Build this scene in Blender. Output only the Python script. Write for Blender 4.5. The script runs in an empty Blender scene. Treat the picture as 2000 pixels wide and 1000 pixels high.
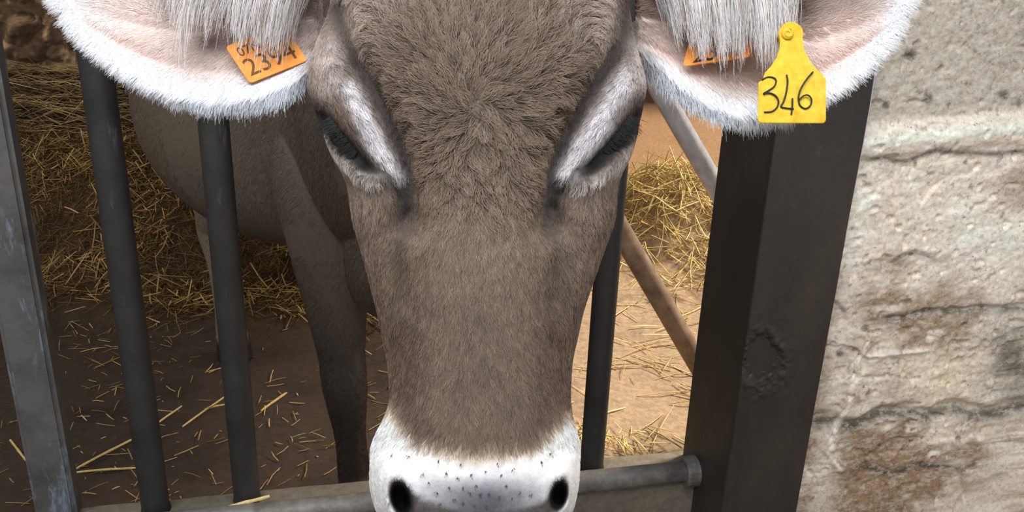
import bpy, bmesh, math, random
import numpy as np
from mathutils import Vector, Matrix, Euler

# ------------------------------------------------------------------ camera, sky, lights, exposure
SC = bpy.context.scene
COL = SC.collection
FPX, HCAM, PITCH, ROLL = 1600.0, 1.25, math.radians(19.8), math.radians(2.06)
FWD = np.array([0, math.cos(PITCH), -math.sin(PITCH)])
_R0 = np.array([1.0, 0, 0]); _U0 = np.array([0, math.sin(PITCH), math.cos(PITCH)])
RGT = math.cos(ROLL) * _R0 + math.sin(ROLL) * _U0
UPV = -math.sin(ROLL) * _R0 + math.cos(ROLL) * _U0
CAM = np.array([0, 0, HCAM])

cam_data = bpy.data.cameras.new('camera')
cam_data.sensor_width = 36.0
cam_data.lens = FPX / 2000.0 * 36.0
cam_data.clip_start = 0.02
cam = bpy.data.objects.new('camera', cam_data)
COL.objects.link(cam)
M = Matrix(((RGT[0], UPV[0], -FWD[0], 0), (RGT[1], UPV[1], -FWD[1], 0), (RGT[2], UPV[2], -FWD[2], HCAM), (0, 0, 0, 1)))
cam.matrix_world = M
SC.camera = cam

world = bpy.data.worlds.new('sky'); SC.world = world
world.use_nodes = True
bg = world.node_tree.nodes['Background']
bg.inputs['Color'].default_value = (0.90, 0.94, 1.0, 1)
bg.inputs['Strength'].default_value = 0.46

sun_d = bpy.data.lights.new('sun', 'SUN')
sun_d.energy = 6.0; sun_d.angle = math.radians(14); sun_d.color = (1.0, 0.88, 0.72)
sun = bpy.data.objects.new('sun', sun_d); COL.objects.link(sun)
_to_sun = Vector((0.62, 0.34, 0.70)).normalized()
sun.rotation_euler = _to_sun.to_track_quat('Z', 'Y').to_euler()

key_d = bpy.data.lights.new('overhead_key', 'AREA')     # added soft key just above the viewer, hung close to the head for falloff
key_d.shape = 'RECTANGLE'; key_d.size = 1.6; key_d.size_y = 0.9
key_d.energy = 34; key_d.color = (0.93, 0.96, 1.0)
key_lamp = bpy.data.objects.new('overhead_key', key_d); COL.objects.link(key_lamp)
key_lamp.location = (-0.15, -0.05, 2.35)
key_lamp.rotation_euler = (Vector((-0.15, -0.05, 2.35)) - Vector((0, 0.7, 0.9))).to_track_quat('Z', 'Y').to_euler()

hay_fill_d = bpy.data.lights.new('hay_fill', 'AREA')            # warm fill added inside the barn to brighten the dark hay
hay_fill_d.shape = 'RECTANGLE'; hay_fill_d.size = 1.4; hay_fill_d.size_y = 1.0; hay_fill_d.energy = 30; hay_fill_d.color = (1.0, 0.87, 0.68)
win = bpy.data.objects.new('hay_fill', hay_fill_d); COL.objects.link(win)  # win is the added hay fill lamp
win.location = (-4.6, 2.2, 2.5)
win.rotation_euler = (Vector((-4.6, 2.2, 2.5)) - Vector((-1.6, 3.6, 0.3))).to_track_quat('Z', 'Y').to_euler()

vs = SC.view_settings
vs.view_transform = 'Standard'; vs.look = 'None'; vs.exposure = 0.12; vs.gamma = 1.0
vs.use_curve_mapping = False

# ------------------------------------------------------------------ helpers
rng = np.random.default_rng(7)

def P(px, py, d):                                        # the point seen at (px, py) at distance d along the view axis
    px = np.asarray(px, float); py = np.asarray(py, float); d = np.asarray(d, float)
    px, py, d = np.broadcast_arrays(px, py, d)
    v = FWD + ((px - 1000) / FPX)[..., None] * RGT - ((py - 500) / FPX)[..., None] * UPV
    return CAM + d[..., None] * v

def G(px, py, z):                                        # the point at height z
    v = P(px, py, 1.0) - CAM
    return CAM + v * ((z - HCAM) / v[2])

def W(px, py, y):                                        # the point at world depth y
    v = P(px, py, 1.0) - CAM
    return CAM + v * (y / v[1])

def proj(q):
    v = np.asarray(q, float) - CAM
    d = v @ FWD
    return 1000 + FPX * (v @ RGT) / d, 500 - FPX * (v @ UPV) / d, d

def sm(a, b, x):
    t = np.clip((x - a) / (b - a), 0, 1)
    return t * t * (3 - 2 * t)

def _hash(ix, iy, iz, seed):
    n = (ix * 374761393 + iy * 668265263 + iz * 2147483647 + seed * 1274126177) & 0xFFFFFFFF
    n = ((n ^ (n >> 13)) * 1274126177) & 0xFFFFFFFF
    n = ((n ^ (n >> 16)) * 2246822519) & 0xFFFFFFFF
    return ((n ^ (n >> 15)) & 0xFFFFFF) / float(0xFFFFFF)

def noise(x, y, z=0.0, seed=0):
    x, y, z = np.broadcast_arrays(np.asarray(x, float), np.asarray(y, float), np.asarray(z, float))
    ix, iy, iz = (np.floor(a).astype(np.int64) for a in (x, y, z))
    fx, fy, fz = x - ix, y - iy, z - iz
    fx, fy, fz = (f * f * (3 - 2 * f) for f in (fx, fy, fz))
    r = 0
    for dx in (0, 1):
        for dy in (0, 1):
            for dz in (0, 1):
                w = (fx if dx else 1 - fx) * (fy if dy else 1 - fy) * (fz if dz else 1 - fz)
                r = r + w * _hash(ix + dx, iy + dy, iz + dz, seed)
    return r * 2 - 1

def fbm(x, y, z=0.0, octaves=4, seed=0):
    r, a, f, t = 0, 1.0, 1.0, 0
    for o in range(octaves):
        r = r + a * noise(np.asarray(x) * f, np.asarray(y) * f, np.asarray(z) * f, seed + o * 17)
        t += a; a *= 0.5; f *= 2.03
    return r / t

def segdist(px, py, poly):                               # distance to a polyline and the position along it 0..1
    best = np.full(np.shape(px), 1e9); par = np.zeros(np.shape(px))
    n = len(poly) - 1
    for k in range(n):
        (x0, y0), (x1, y1) = poly[k], poly[k + 1]
        dx, dy = x1 - x0, y1 - y0
        t = np.clip(((px - x0) * dx + (py - y0) * dy) / (dx * dx + dy * dy), 0, 1)
        d = np.hypot(px - x0 - t * dx, py - y0 - t * dy)
        m = d < best
        best = np.where(m, d, best); par = np.where(m, (k + t) / n, par)
    return best, par

def lin(r, g, b):                                        # 8-bit picture colour to linear
    c = np.array([r, g, b], float) / 255
    return np.where(c <= 0.04045, c / 12.92, ((c + 0.055) / 1.055) ** 2.4)

def make_mesh(name, verts, faces, smooth=True, tris=None):
    me = bpy.data.meshes.new(name)
    verts = np.asarray(verts, np.float32)
    if isinstance(faces, np.ndarray):
        k = faces.shape[1]
        me.vertices.add(len(verts)); me.vertices.foreach_set('co', verts.ravel())
        me.loops.add(faces.size); me.loops.foreach_set('vertex_index', faces.astype(np.int32).ravel())
        me.polygons.add(len(faces)); me.polygons.foreach_set('loop_start', np.arange(0, faces.size, k, dtype=np.int32))
        me.update(calc_edges=True)
    else:
        me.from_pydata(verts.tolist(), [], faces)
    if smooth:
        me.polygons.foreach_set('use_smooth', np.ones(len(me.polygons), bool))
    me.update()
    return me

def color_attr(me, cols, name='tint'):
    a = me.attributes.new(name, 'FLOAT_COLOR', 'POINT')
    c = np.ones((len(me.vertices), 4), np.float32); c[:, :3] = cols
    a.data.foreach_set('color', c.ravel())

def link(name, data, mat=None, parent=None, loc=None, label=None, cat=None, group=None, kind=None):
    """links mesh data given in world coordinates as an object whose origin is loc"""
    o = bpy.data.objects.new(name, data)
    COL.objects.link(o)
    ploc = np.array(parent['_o']) if parent is not None else np.zeros(3)
    if loc is None: loc = ploc
    loc = np.asarray(loc, float)
    if isinstance(data, bpy.types.Mesh) and not data.get('_local'):
        data.transform(Matrix.Translation(Vector(-loc))); data['_local'] = 1
    o.location = loc - ploc
    o['_o'] = [float(v) for v in loc]
    if parent is not None: o.parent = parent
    if mat is not None and data is not None: data.materials.append(mat)
    if label: o['label'] = label
    if cat: o['category'] = cat
    if group: o['group'] = group
    if kind: o['kind'] = kind
    return o

def bm_obj(name, bm, mat, smooth=False, **kw):
    me = bpy.data.meshes.new(name); bm.to_mesh(me); bm.free()
    if smooth: me.polygons.foreach_set('use_smooth', np.ones(len(me.polygons), bool))
    return link(name, me, mat, **kw)

def tube(bm, pts, rad, seg=16, caps=True):
    pts = [Vector(p) for p in pts]
    rads = [rad] * len(pts) if np.isscalar(rad) else rad
    rings = []
    side = None
    for i, p in enumerate(pts):
        t = (pts[min(i + 1, len(pts) - 1)] - pts[max(i - 1, 0)]).normalized()
        if side is None:
            side = t.orthogonal().normalized()
        side = (side - t * side.dot(t)).normalized()
        b = t.cross(side)
        rings.append([bm.verts.new(p + (side * math.cos(2 * math.pi * k / seg) + b * math.sin(2 * math.pi * k / seg)) * rads[i]) for k in range(seg)])
    for a, b in zip(rings, rings[1:]):
        for k in range(seg):
            bm.faces.new((a[k], a[(k + 1) % seg], b[(k + 1) % seg], b[k]))
    if caps:
        bm.faces.new(rings[0][::-1]); bm.faces.new(rings[-1])

def box_between(bm, origin, ex, ey, ez):
    o = Vector(origin); ex, ey, ez = Vector(ex), Vector(ey), Vector(ez)
    v = [bm.verts.new(o + ex * i + ey * j + ez * k) for k in (0, 1) for j in (0, 1) for i in (0, 1)]
    for f in ((0, 2, 3, 1), (4, 5, 7, 6), (0, 1, 5, 4), (2, 6, 7, 3), (0, 4, 6, 2), (1, 3, 7, 5)):
        bm.faces.new([v[i] for i in f])
    return v

# ------------------------------------------------------------------ materials
class NT:
    def __init__(self, name):
        self.m = bpy.data.materials.new(name); self.m.use_nodes = True
        self.t = self.m.node_tree; self.b = self.t.nodes['Principled BSDF']
    def n(self, kind, **kw):
        nd = self.t.nodes.new(kind)
        for k, v in kw.items():
            if k in nd.inputs: nd.inputs[k].default_value = v
            else: setattr(nd, k, v)
        return nd
    def l(self, a, b): self.t.links.new(a, b)
    def noise(self, scale, detail=6, rough=0.6, stretch=None, obj=True):
        tc = self.n('ShaderNodeTexCoord')
        nz = self.n('ShaderNodeTexNoise', Scale=scale, Detail=detail, Roughness=rough)
        if stretch:
            mp = self.n('ShaderNodeMapping'); mp.inputs['Scale'].default_value = stretch
            self.l(tc.outputs['Object'], mp.inputs['Vector']); self.l(mp.outputs['Vector'], nz.inputs['Vector'])
        else: self.l(tc.outputs['Object'], nz.inputs['Vector'])
        return nz.outputs['Fac']
    def ramp(self, fac, stops):
        r = self.n('ShaderNodeValToRGB'); e = r.color_ramp.elements
        while len(e) < len(stops): e.new(0.5)
        for x, (pos, c) in zip(e, stops):
            x.position = pos; x.color = (*c, 1)
        self.l(fac, r.inputs['Fac']); return r.outputs['Color']
    def mix(self, fac, a, b, mode='MIX'):
        m = self.n('ShaderNodeMix', data_type='RGBA', blend_type=mode)
        if hasattr(fac, 'links'): self.l(fac, m.inputs[0])
        else: m.inputs[0].default_value = fac
        for v, i in ((a, 6), (b, 7)):
            if hasattr(v, 'links'): self.l(v, m.inputs[i])
            else: m.inputs[i].default_value = (*v, 1)
        return m.outputs[2]
    def attr(self, name='tint'):
        return self.n('ShaderNodeAttribute', attribute_name=name).outputs['Color']
    def color(self, c):
        if hasattr(c, 'links'): self.l(c, self.b.inputs['Base Color'])
        else: self.b.inputs['Base Color'].default_value = (*c, 1)
    def bump(self, h, strength, dist):
        bp = self.n('ShaderNodeBump', Strength=strength, Distance=dist)
        self.l(h, bp.inputs['Height']); self.l(bp.outputs['Normal'], self.b.inputs['Normal'])
    def set(self, **kw):
        for k, v in kw.items(): self.b.inputs[k.replace('_', ' ')].default_value = v
        return self

def mat_steel():                                         # dark weathered tube with pale scuffs
    t = NT('dark_steel')
    base = t.ramp(t.noise(9, 5), [(0.3, lin(44, 43, 42)), (0.62, lin(64, 62, 60)), (0.8, lin(78, 70, 62))])
    scuff = t.ramp(t.noise(38, 6, 0.7, (1, 1, 0.22)), [(0.62, (0, 0, 0)), (0.74, (0.5, 0.5, 0.5))])
    t.color(t.mix(scuff, base, lin(112, 116, 122)))
    t.set(Roughness=0.55, Metallic=0.25)
    t.bump(t.noise(160, 4), 0.25, 0.002)
    return t.m

def mat_post_blue():                                     # grey square post with worn blue paint
    t = NT('scuffed_post')
    base = t.ramp(t.noise(14, 5), [(0.3, lin(74, 72, 70)), (0.6, lin(102, 100, 98)), (0.8, lin(92, 84, 76))])
    scuff = t.ramp(t.noise(22, 8, 0.72, (1.3, 1.3, 0.3)), [(0.55, (0, 0, 0)), (0.63, (0.9, 0.9, 0.9))])
    t.color(t.mix(scuff, base, lin(128, 144, 160)))
    t.set(Roughness=0.6, Metallic=0.1); t.bump(t.noise(120, 4), 0.3, 0.002)
    return t.m

def mat_column():
    t = NT('dark_column_steel')
    base = t.ramp(t.noise(6, 6, 0.62, (1, 1, 0.5)), [(0.3, lin(50, 47, 44)), (0.55, lin(66, 61, 56)), (0.75, lin(84, 72, 60))])
    grime = t.ramp(t.noise(70, 6, 0.7), [(0.60, (0, 0, 0)), (0.75, (0.5, 0.5, 0.5))])
    t.color(t.mix(grime, base, lin(98, 90, 80)))
    t.set(Roughness=0.5, Metallic=0.2); t.bump(t.noise(60, 6, 0.7), 0.3, 0.003)
    return t.m

def mat_pipe(name, c0, c1, metal, rough):
    t = NT(name)
    t.color(t.ramp(t.noise(26, 6, 0.65), [(0.35, c0), (0.65, c1)]))
    t.set(Roughness=rough, Metallic=metal); t.bump(t.noise(150, 4), 0.3, 0.002)
    return t.m

def mat_tint(name, rough=0.9, bump_scale=None, bump=0.3, dist=0.004, var=0.25, var_scale=60, **kw):
    t = NT(name)
    v = t.ramp(t.noise(var_scale, 6, 0.65), [(0.3, (1 - var,) * 3), (0.7, (1 + var,) * 3)])
    t.color(t.mix(1.0, t.attr(), v, 'MULTIPLY'))
    t.set(Roughness=rough, **kw)
    if bump_scale: t.bump(t.noise(bump_scale, 6, 0.7), bump, dist)
    return t.m

def mat_concrete():
    t = NT('concrete')
    v = t.ramp(t.noise(120, 8, 0.75), [(0.30, (.42, .40, .37)), (0.42, (1, 1, 1)), (0.60, (1.45, 1.44, 1.42))])
    c = t.mix(1.0, t.attr(), v, 'MULTIPLY')
    streak = t.ramp(t.noise(42, 10, 0.82, (1, 1, 1.8)), [(0.49, (0, 0, 0)), (0.57, (.45, .45, .45))])
    c = t.mix(streak, c, tuple(lin(244, 236, 224)))
    pit = t.ramp(t.noise(75, 9, 0.78), [(0.33, (.85, .85, .85)), (0.385, (0, 0, 0))])
    c = t.mix(pit, c, tuple(lin(112, 96, 78)))
    t.color(c); t.set(Roughness=0.95)
    t.bump(t.noise(75, 9, 0.78), 0.5, 0.005)
    return t.m

def mat_flat(name, c, rough=0.5, **kw):
    t = NT(name); t.color(tuple(c)); t.set(Roughness=rough, **kw); return t.m

MAT = dict(
    steel=mat_steel(), blue=mat_post_blue(), column=mat_column(),
    rail=mat_pipe('dull_galvanised', lin(108, 104, 98), lin(150, 146, 140), 0.3, 0.55),
    galv=mat_pipe('bright_galvanised', lin(190, 190, 198), lin(222, 224, 230), 0.45, 0.35),
    rust=mat_pipe('brown_rusty_pipe', lin(120, 96, 78), lin(158, 134, 112), 0.15, 0.6),
    ground=mat_tint('barn_ground', 0.85, 90, 0.6, 0.008, 0.3, 45),
    concrete=mat_concrete(),
    kerb=mat_tint('dirty_concrete', 0.95, 90, 0.5, 0.004, 0.25, 60),
    straw=mat_tint('straw', 0.6, None, var=0.2, var_scale=120),
    muck=mat_tint('muck', 0.95, 60, 0.8, 0.01, 0.35, 30),
    skin=mat_tint('hide', 0.8, 220, 0.3, 0.002, 0.18, 140),
    barn=mat_flat('barn_boards', lin(96, 84, 72), 0.9),
)

def mat_hair(name, rough, spec):
    t = NT(name); t.color(t.attr()); t.set(Roughness=rough)
    t.b.inputs['Specular IOR Level'].default_value = spec
    return t.m
MAT['fur'] = mat_hair('fur', 0.55, 0.35)
MAT['ear_hair'] = mat_hair('ear_hair', 0.45, 0.4)

# ------------------------------------------------------------------ the setting
def terrain_h(x, y):
    n = 0.014 * fbm(x * 2.2, y * 2.2, octaves=3, seed=3) + 0.006 * fbm(x * 11, y * 11, octaves=3, seed=9)
    left = sm(-0.35, -0.75, x)
    bank = left * (0.36 * sm(2.72, 3.75, y) + 0.02 * sm(2.5, 2.8, y))
    rough = left * sm(2.55, 2.9, y) * 0.03 * fbm(x * 7, y * 7, octaves=4, seed=21)
    heap = 0.30 * np.exp(-(((x - 0.80) / 0.42) ** 2 + ((y - 3.85) / 0.42) ** 2) * 1.1)
    return n + bank + rough + heap

def build_ground():
    xs = np.concatenate([np.linspace(-6, -3.2, 25), np.linspace(-3.15, 1.8, 230), np.linspace(1.85, 4.5, 25)])
    ys = np.concatenate([np.linspace(1.28, 4.6, 200), np.linspace(4.65, 9.0, 50)])
    X, Y = np.meshgrid(xs, ys)
    Z = terrain_h(X, Y)
    v = np.stack([X, Y, Z], -1).reshape(-1, 3)
    nx, ny = len(xs), len(ys)
    i = np.arange(nx * ny).reshape(ny, nx)
    f = np.stack([i[:-1, :-1], i[:-1, 1:], i[1:, 1:], i[1:, :-1]], -1).reshape(-1, 4)
    me = make_mesh('floor', v, f)
    x, y = v[:, 0], v[:, 1]
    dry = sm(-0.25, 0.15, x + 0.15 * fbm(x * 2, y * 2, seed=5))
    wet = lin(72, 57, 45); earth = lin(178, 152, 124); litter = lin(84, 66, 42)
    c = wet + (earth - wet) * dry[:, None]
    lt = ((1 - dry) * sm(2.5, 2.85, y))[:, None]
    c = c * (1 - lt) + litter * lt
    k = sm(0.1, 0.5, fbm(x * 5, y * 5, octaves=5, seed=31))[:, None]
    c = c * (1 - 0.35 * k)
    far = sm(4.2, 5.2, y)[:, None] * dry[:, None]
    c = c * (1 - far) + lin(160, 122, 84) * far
    color_attr(me, c)
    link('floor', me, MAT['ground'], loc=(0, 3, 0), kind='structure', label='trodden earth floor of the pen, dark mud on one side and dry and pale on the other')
build_ground()

B = {k: G(*a, 0.30) for k, a in dict(b2=(305, 995), b3=(483, 975), b4=(1155, 912)).items()}
E_ = (B['b4'] - B['b2']); E_[2] = 0; E_ /= np.linalg.norm(E_)       # along the fence
Q_ = np.array([-E_[1], E_[0], 0])                                     # away from the viewer
ZV = np.array([0, 0, 1.0])
PN = G(1410, 1000, 0.30)                                              # front left edge of the steel column
def _col_right():
    best = None
    for w in np.linspace(0.08, 0.2, 600):
        q = PN + E_ * w + ZV * np.linspace(0.2, 0.6, 60)[:, None]
        x, y, _ = proj(q)
        e = abs(np.interp(-500, -y, x) - 1645)
        if best is None or e < best[0]: best = (e, w)
    return PN + E_ * best[1]
PR = _col_right()
FLINE = lambda s: B['b2'] * np.array([1, 1, 0]) + E_ * s

def grid_slab(origin, eu, ev, n_dir, lu, lv, nu, nv, relief):
    """a front face with relief plus a plain back, closed all round"""
    us = np.concatenate([np.linspace(0, .42, nu - 40), np.linspace(.425, lu, 40)]); vv = np.concatenate([np.linspace(0, .3, 30), np.linspace(.303, 1.35, nv - 90), np.linspace(1.36, lv, 60)])
    U, V = np.meshgrid(us, vv)
    D = relief(U, V)
    return U, V, origin + U[..., None] * eu + V[..., None] * ev + D[..., None] * n_dir

def build_kerb():
    s0, s1 = -1.6, 2.6
    front, back, top = -0.055, 0.034, 0.30
    prof = [(back, -0.05), (back, top - 0.006), (back - 0.008, top), (front + 0.012, top), (front, top - 0.014), (front, 0.0), (front, -0.05)]
    ss = np.linspace(s0, s1, 260)
    rows = []
    for (q, z) in prof:
        n1 = 0.006 * fbm(ss * 9, q * 30, z * 9, seed=41)
        rows.append(FLINE(0) + ss[:, None] * E_ + (q + n1)[:, None] * Q_ + (z + 0.004 * fbm(ss * 14, q * 20, 3.3, seed=43))[:, None] * ZV)
    v = np.stack(rows, 0); n, k = v.shape[:2]
    i = np.arange(n * k).reshape(n, k)
    f = np.stack([i[:-1, :-1], i[1:, :-1], i[1:, 1:], i[:-1, 1:]], -1).reshape(-1, 4)
    me = make_mesh('kerb', v.reshape(-1, 3), f)
    q = np.repeat(np.array([p[0] for p in prof]), k)
    x = v.reshape(-1, 3)
    d = fbm(x[:, 0] * 6, x[:, 1] * 6, x[:, 2] * 6, seed=47)
    c = lin(122, 113, 98) * (1 + 0.3 * d[:, None])
    color_attr(me, c)
    link('kerb', me, MAT['kerb'], loc=FLINE(0.5), kind='structure', label='low dirty concrete kerb that the fence bars stand on')
build_kerb()

def build_wall():
    # post front right edge
    pr = PR * np.array([1, 1, 0])
    o = pr + Q_ * 0.03 - ZV * 0.02
    lu, lv = 1.6, 2.9
    def relief(u, v):
        px, py, _ = proj(o + u[..., None] * E_ + v[..., None] * ZV)
        w = fbm(u * 4, v * 4, octaves=3, seed=3) * 8
        y2 = py + 0.08 * (px - 1850) + w
        d = 0.004 * fbm(u * 12, v * 30, octaves=6, seed=51) + 0.0018 * fbm(u * 70, v * 120, octaves=3, seed=52)
        d += 0.006 * np.exp(-((y2 - 265) / 22) ** 2)                            # the ledge
        d += -0.004 * sm(285, 300, y2) - 0.004 * sm(240, 225, y2)
        pits = noise(u * 55, v * 55, seed=61)
        d += -0.006 * sm(0.55, 0.8, pits)
        for yc, xa, xb, wd, dep in ((612, 1750, 2000, 5, 0.007), (735, 1640, 1760, 4, 0.003), (806, 1590, 2000, 10, 0.011), (905, 1700, 1880, 5, 0.003), (500, 1760, 1880, 4, 0.002)):
            m = sm(xa - 60, xa, px) * (1 - sm(xb, xb + 60, px))
            d += -dep * m * np.exp(-((y2 + 10 * noise(u * 18, yc, seed=71) - yc) / wd) ** 2)
        ck, _t = segdist(px + 5 * noise(u * 90, v * 90, seed=77), py, [(1694, 668), (1682, 690), (1666, 745), (1660, 790), (1632, 830), (1622, 885), (1640, 915)])
        d += 0.005 * np.exp(-((ck - 5) / 5) ** 2) - 0.003 * np.exp(-(ck / 4) ** 2)
        d += 0.005 * np.exp(-((y2 - 687) / 5) ** 2) * sm(1680, 1700, px) * sm(1830, 1800, px)
        # broken render: a shallow flaked step
        fl = fbm(u * 6, v * 6, octaves=5, seed=81)
        d += -0.006 * sm(0.02, 0.07, fl) * sm(320, 400, y2)
        return -d
    nu, nv = 260, 520
    U, V, v = grid_slab(o, E_, ZV, Q_, lu, lv, nu, nv, relief)
    i = np.arange(nu * nv).reshape(nv, nu)
    f = np.stack([i[:-1, :-1], i[:-1, 1:], i[1:, 1:], i[1:, :-1]], -1).reshape(-1, 4)
    vf = v.reshape(-1, 3)
    # close it: back rectangle and sides
    back = np.array([o + Q_ * 0.16, o + E_ * lu + Q_ * 0.16, o + E_ * lu + ZV * lv + Q_ * 0.16, o + ZV * lv + Q_ * 0.16])
    nb = len(vf)
    verts = np.concatenate([vf, back])
    extra = [[nb, nb + 3, nb + 2, nb + 1]]
    faces = np.concatenate([f, np.array(extra)])
    # side strips
    left = i[:, 0]; right = i[:, -1]; topi = i[-1, :]
    strips = [[int(left[0]), int(left[-1]), nb + 3, nb], [int(right[-1]), int(right[0]), nb + 1, nb + 2], [int(topi[0]), int(topi[-1]), nb + 2, nb + 3]]
    faces = np.concatenate([faces, np.array(strips)])
    me = make_mesh('wall_right', verts, faces)
    px, py, _ = proj(verts)
    u = (verts - o) @ E_; z = verts[:, 2]
    y2 = py + 0.08 * (px - 1850) + 8 * fbm(u * 4, z * 4, octaves=3, seed=3)
    pale = lin(216, 206, 192); grey = lin(170, 162, 152); brown = lin(136, 108, 78); dark = lin(70, 63, 54); white = lin(236, 230, 222)
    n1 = fbm(u * 5, z * 6, octaves=5, seed=91); n2 = fbm(u * 16, z * 34, octaves=5, seed=93); n3 = fbm(u * 60, z * 60, octaves=4, seed=95)
    c = np.tile(pale, (len(verts), 1))
    pale = pale * 1.0
    def blend(c, col, m): return c * (1 - m[:, None]) + col * m[:, None]
    c = blend(c, grey, sm(240, 205, y2) * 0.9)
    c = blend(c, white, np.exp(-((y2 - 262) / 22) ** 2) * 0.8)
    c = blend(c, brown, sm(-0.02, 0.35, n1 + 0.25 * n2) * sm(290, 360, y2) * 0.85)
    c = blend(c, brown, sm(700, 900, y2) * sm(-0.25, 0.25, n2 + n1) * 0.6)
    c = blend(c, white, sm(0.1, 0.5, n2 - 0.4 * n1) * sm(300, 360, y2) * 0.7)
    c = blend(c, white, np.exp(-((px - (1690 - (py - 300) * 0.13)) / 28) ** 2) * sm(260, 320, py) * 0.6)
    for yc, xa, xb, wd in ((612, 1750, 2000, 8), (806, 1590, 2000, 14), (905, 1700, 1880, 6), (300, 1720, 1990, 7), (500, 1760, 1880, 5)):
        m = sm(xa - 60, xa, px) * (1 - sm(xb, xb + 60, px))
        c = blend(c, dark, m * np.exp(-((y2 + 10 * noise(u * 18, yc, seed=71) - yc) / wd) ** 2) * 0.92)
    c = blend(c, white, np.exp(-(((px - 1920) / 90) ** 2 + ((y2 - 470) / 110) ** 2)) * 0.8)
    c = blend(c, lin(228, 214, 186), np.exp(-(((px - 1850) / 70) ** 2 + ((y2 - 740) / 45) ** 2)) * 0.7)
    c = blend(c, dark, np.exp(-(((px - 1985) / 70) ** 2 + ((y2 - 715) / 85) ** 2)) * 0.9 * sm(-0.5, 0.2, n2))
    ck, _t = segdist(px, py, [(1694, 668), (1682, 690), (1666, 745), (1660, 790), (1632, 830), (1622, 885), (1640, 915)])
    c = blend(c, white, np.exp(-(ck / 6) ** 2) * 0.7)
    c = blend(c, white, np.exp(-((y2 - 687) / 5) ** 2) * sm(1680, 1700, px) * sm(1830, 1800, px) * 0.8)
    c = c * np.array([1.24, 1.22, 1.16])
    c = blend(c, dark, sm(0.42, 0.62, n3) * 0.55)
    for (sx, sy, r) in ((1778, 108, 13), (1812, 192, 11), (1960, 184, 11), (1730, 205, 8), (1690, 640, 8), (1640, 690, 9)):
        c = blend(c, dark, np.exp(-(((px - sx) ** 2 + (py - sy) ** 2) / r ** 2) ** 2) * 0.8)
    color_attr(me, np.clip(c, 0.01, 0.92))
    link('wall_right', me, MAT['concrete'], loc=o, kind='structure', label='weathered pale concrete wall with pits, ledge and brown stains')
build_wall()

def build_unseen_shell():  # unseen shell added to shape the daylight: dark pen, open front and right
    for name, o, ex, ey, ez in (
        ('unseen_ceiling', (-6.2, 1.0, 3.0), (8.45, 0, 0), (0, 8.2, 0), (0, 0, 0.1)),
        ('unseen_wall_back', (-6.2, 9.0, -0.1), (10.8, 0, 0), (0, 0.15, 0), (0, 0, 3.1)),
        ('unseen_wall_left', (-6.2, 1.0, -0.1), (0.15, 0, 0), (0, 8.0, 0), (0, 0, 3.1)),
        ('floor_alley', (-6.2, -4, -0.08), (11, 0, 0), (0, 5.5, 0), (0, 0, 0.062))):
        bm = bmesh.new(); box_between(bm, o, ex, ey, ez)
        bm_obj(name, bm, MAT['barn'], loc=o, kind='structure')
build_unseen_shell()

# ------------------------------------------------------------------ fence, column, pipes
def build_fence():
    base = FLINE(0.45)
    root = link('pen_fence', None, loc=base, label='dark steel pen fence of upright round bars, square end post and low pipe rail', cat='fence')
    for k, s in (('b2', 0), ('b3', 0), ('b4', 0)):
        b = B[k]
        bm = bmesh.new()
        tube(bm, [b + ZV * z for z in (-0.004, 0.01, 0.4, 0.8, 1.2, 1.5)], 0.0235, 24)
        for v in bm.verts:                                   # slight weld bead at the foot
            if v.co.z < 0.302: v.co.x = b[0] + (v.co.x - b[0]) * 1.12; v.co.y = b[1] + (v.co.y - b[1]) * 1.12
        bm_obj('bar', bm, MAT['steel'], smooth=True, parent=root, loc=b)
    # square end post, nearest the viewer's left
    c = G(118, 1004, 0.30)
    bm = bmesh.new()
    h = 0.028
    a = 0.10
    ex = E_ * math.cos(a) + Q_ * math.sin(a); ey = -E_ * math.sin(a) + Q_ * math.cos(a)
    vs_ = box_between(bm, c - ex * 0.032 - ey * 0.026 - ZV * 0.004, ex * 0.064, ey * 0.052, ZV * 1.5)
    bmesh.ops.bevel(bm, geom=[e for e in bm.edges if abs((e.verts[0].co - e.verts[1].co).z) > 1], offset=0.007, segments=3, affect='EDGES')
    bm_obj('post', bm, MAT['blue'], parent=root, loc=c, label='thicker square post with worn pale blue paint')
    # low pipe along the front edge of the kerb
    pa = G(1352, 908, 0.305); 
    q0 = -0.052
    e1 = FLINE(0); s_end = float((pa - e1) @ E_)
    bm = bmesh.new()
    p0 = FLINE(-1.2) + Q_ * q0 + ZV * 0.305; p1 = FLINE(s_end) + Q_ * q0 + ZV * 0.305
    tube(bm, [p0 + (p1 - p0) * t for t in np.linspace(0, 1, 20)], 0.021, 20)
    rail = bm_obj('bottom_rail', bm, MAT['rail'], smooth=True, parent=root, loc=p1, label='grey round pipe along the kerb')
    bm = bmesh.new()
    tube(bm, [p1 - E_ * 0.028, p1 - E_ * 0.024, p1 + E_ * 0.012, p1 + E_ * 0.016], [0.027, 0.031, 0.031, 0.026], 20)
    bm_obj('collar', bm, MAT['rail'], parent=rail, loc=p1)
build_fence()

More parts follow.
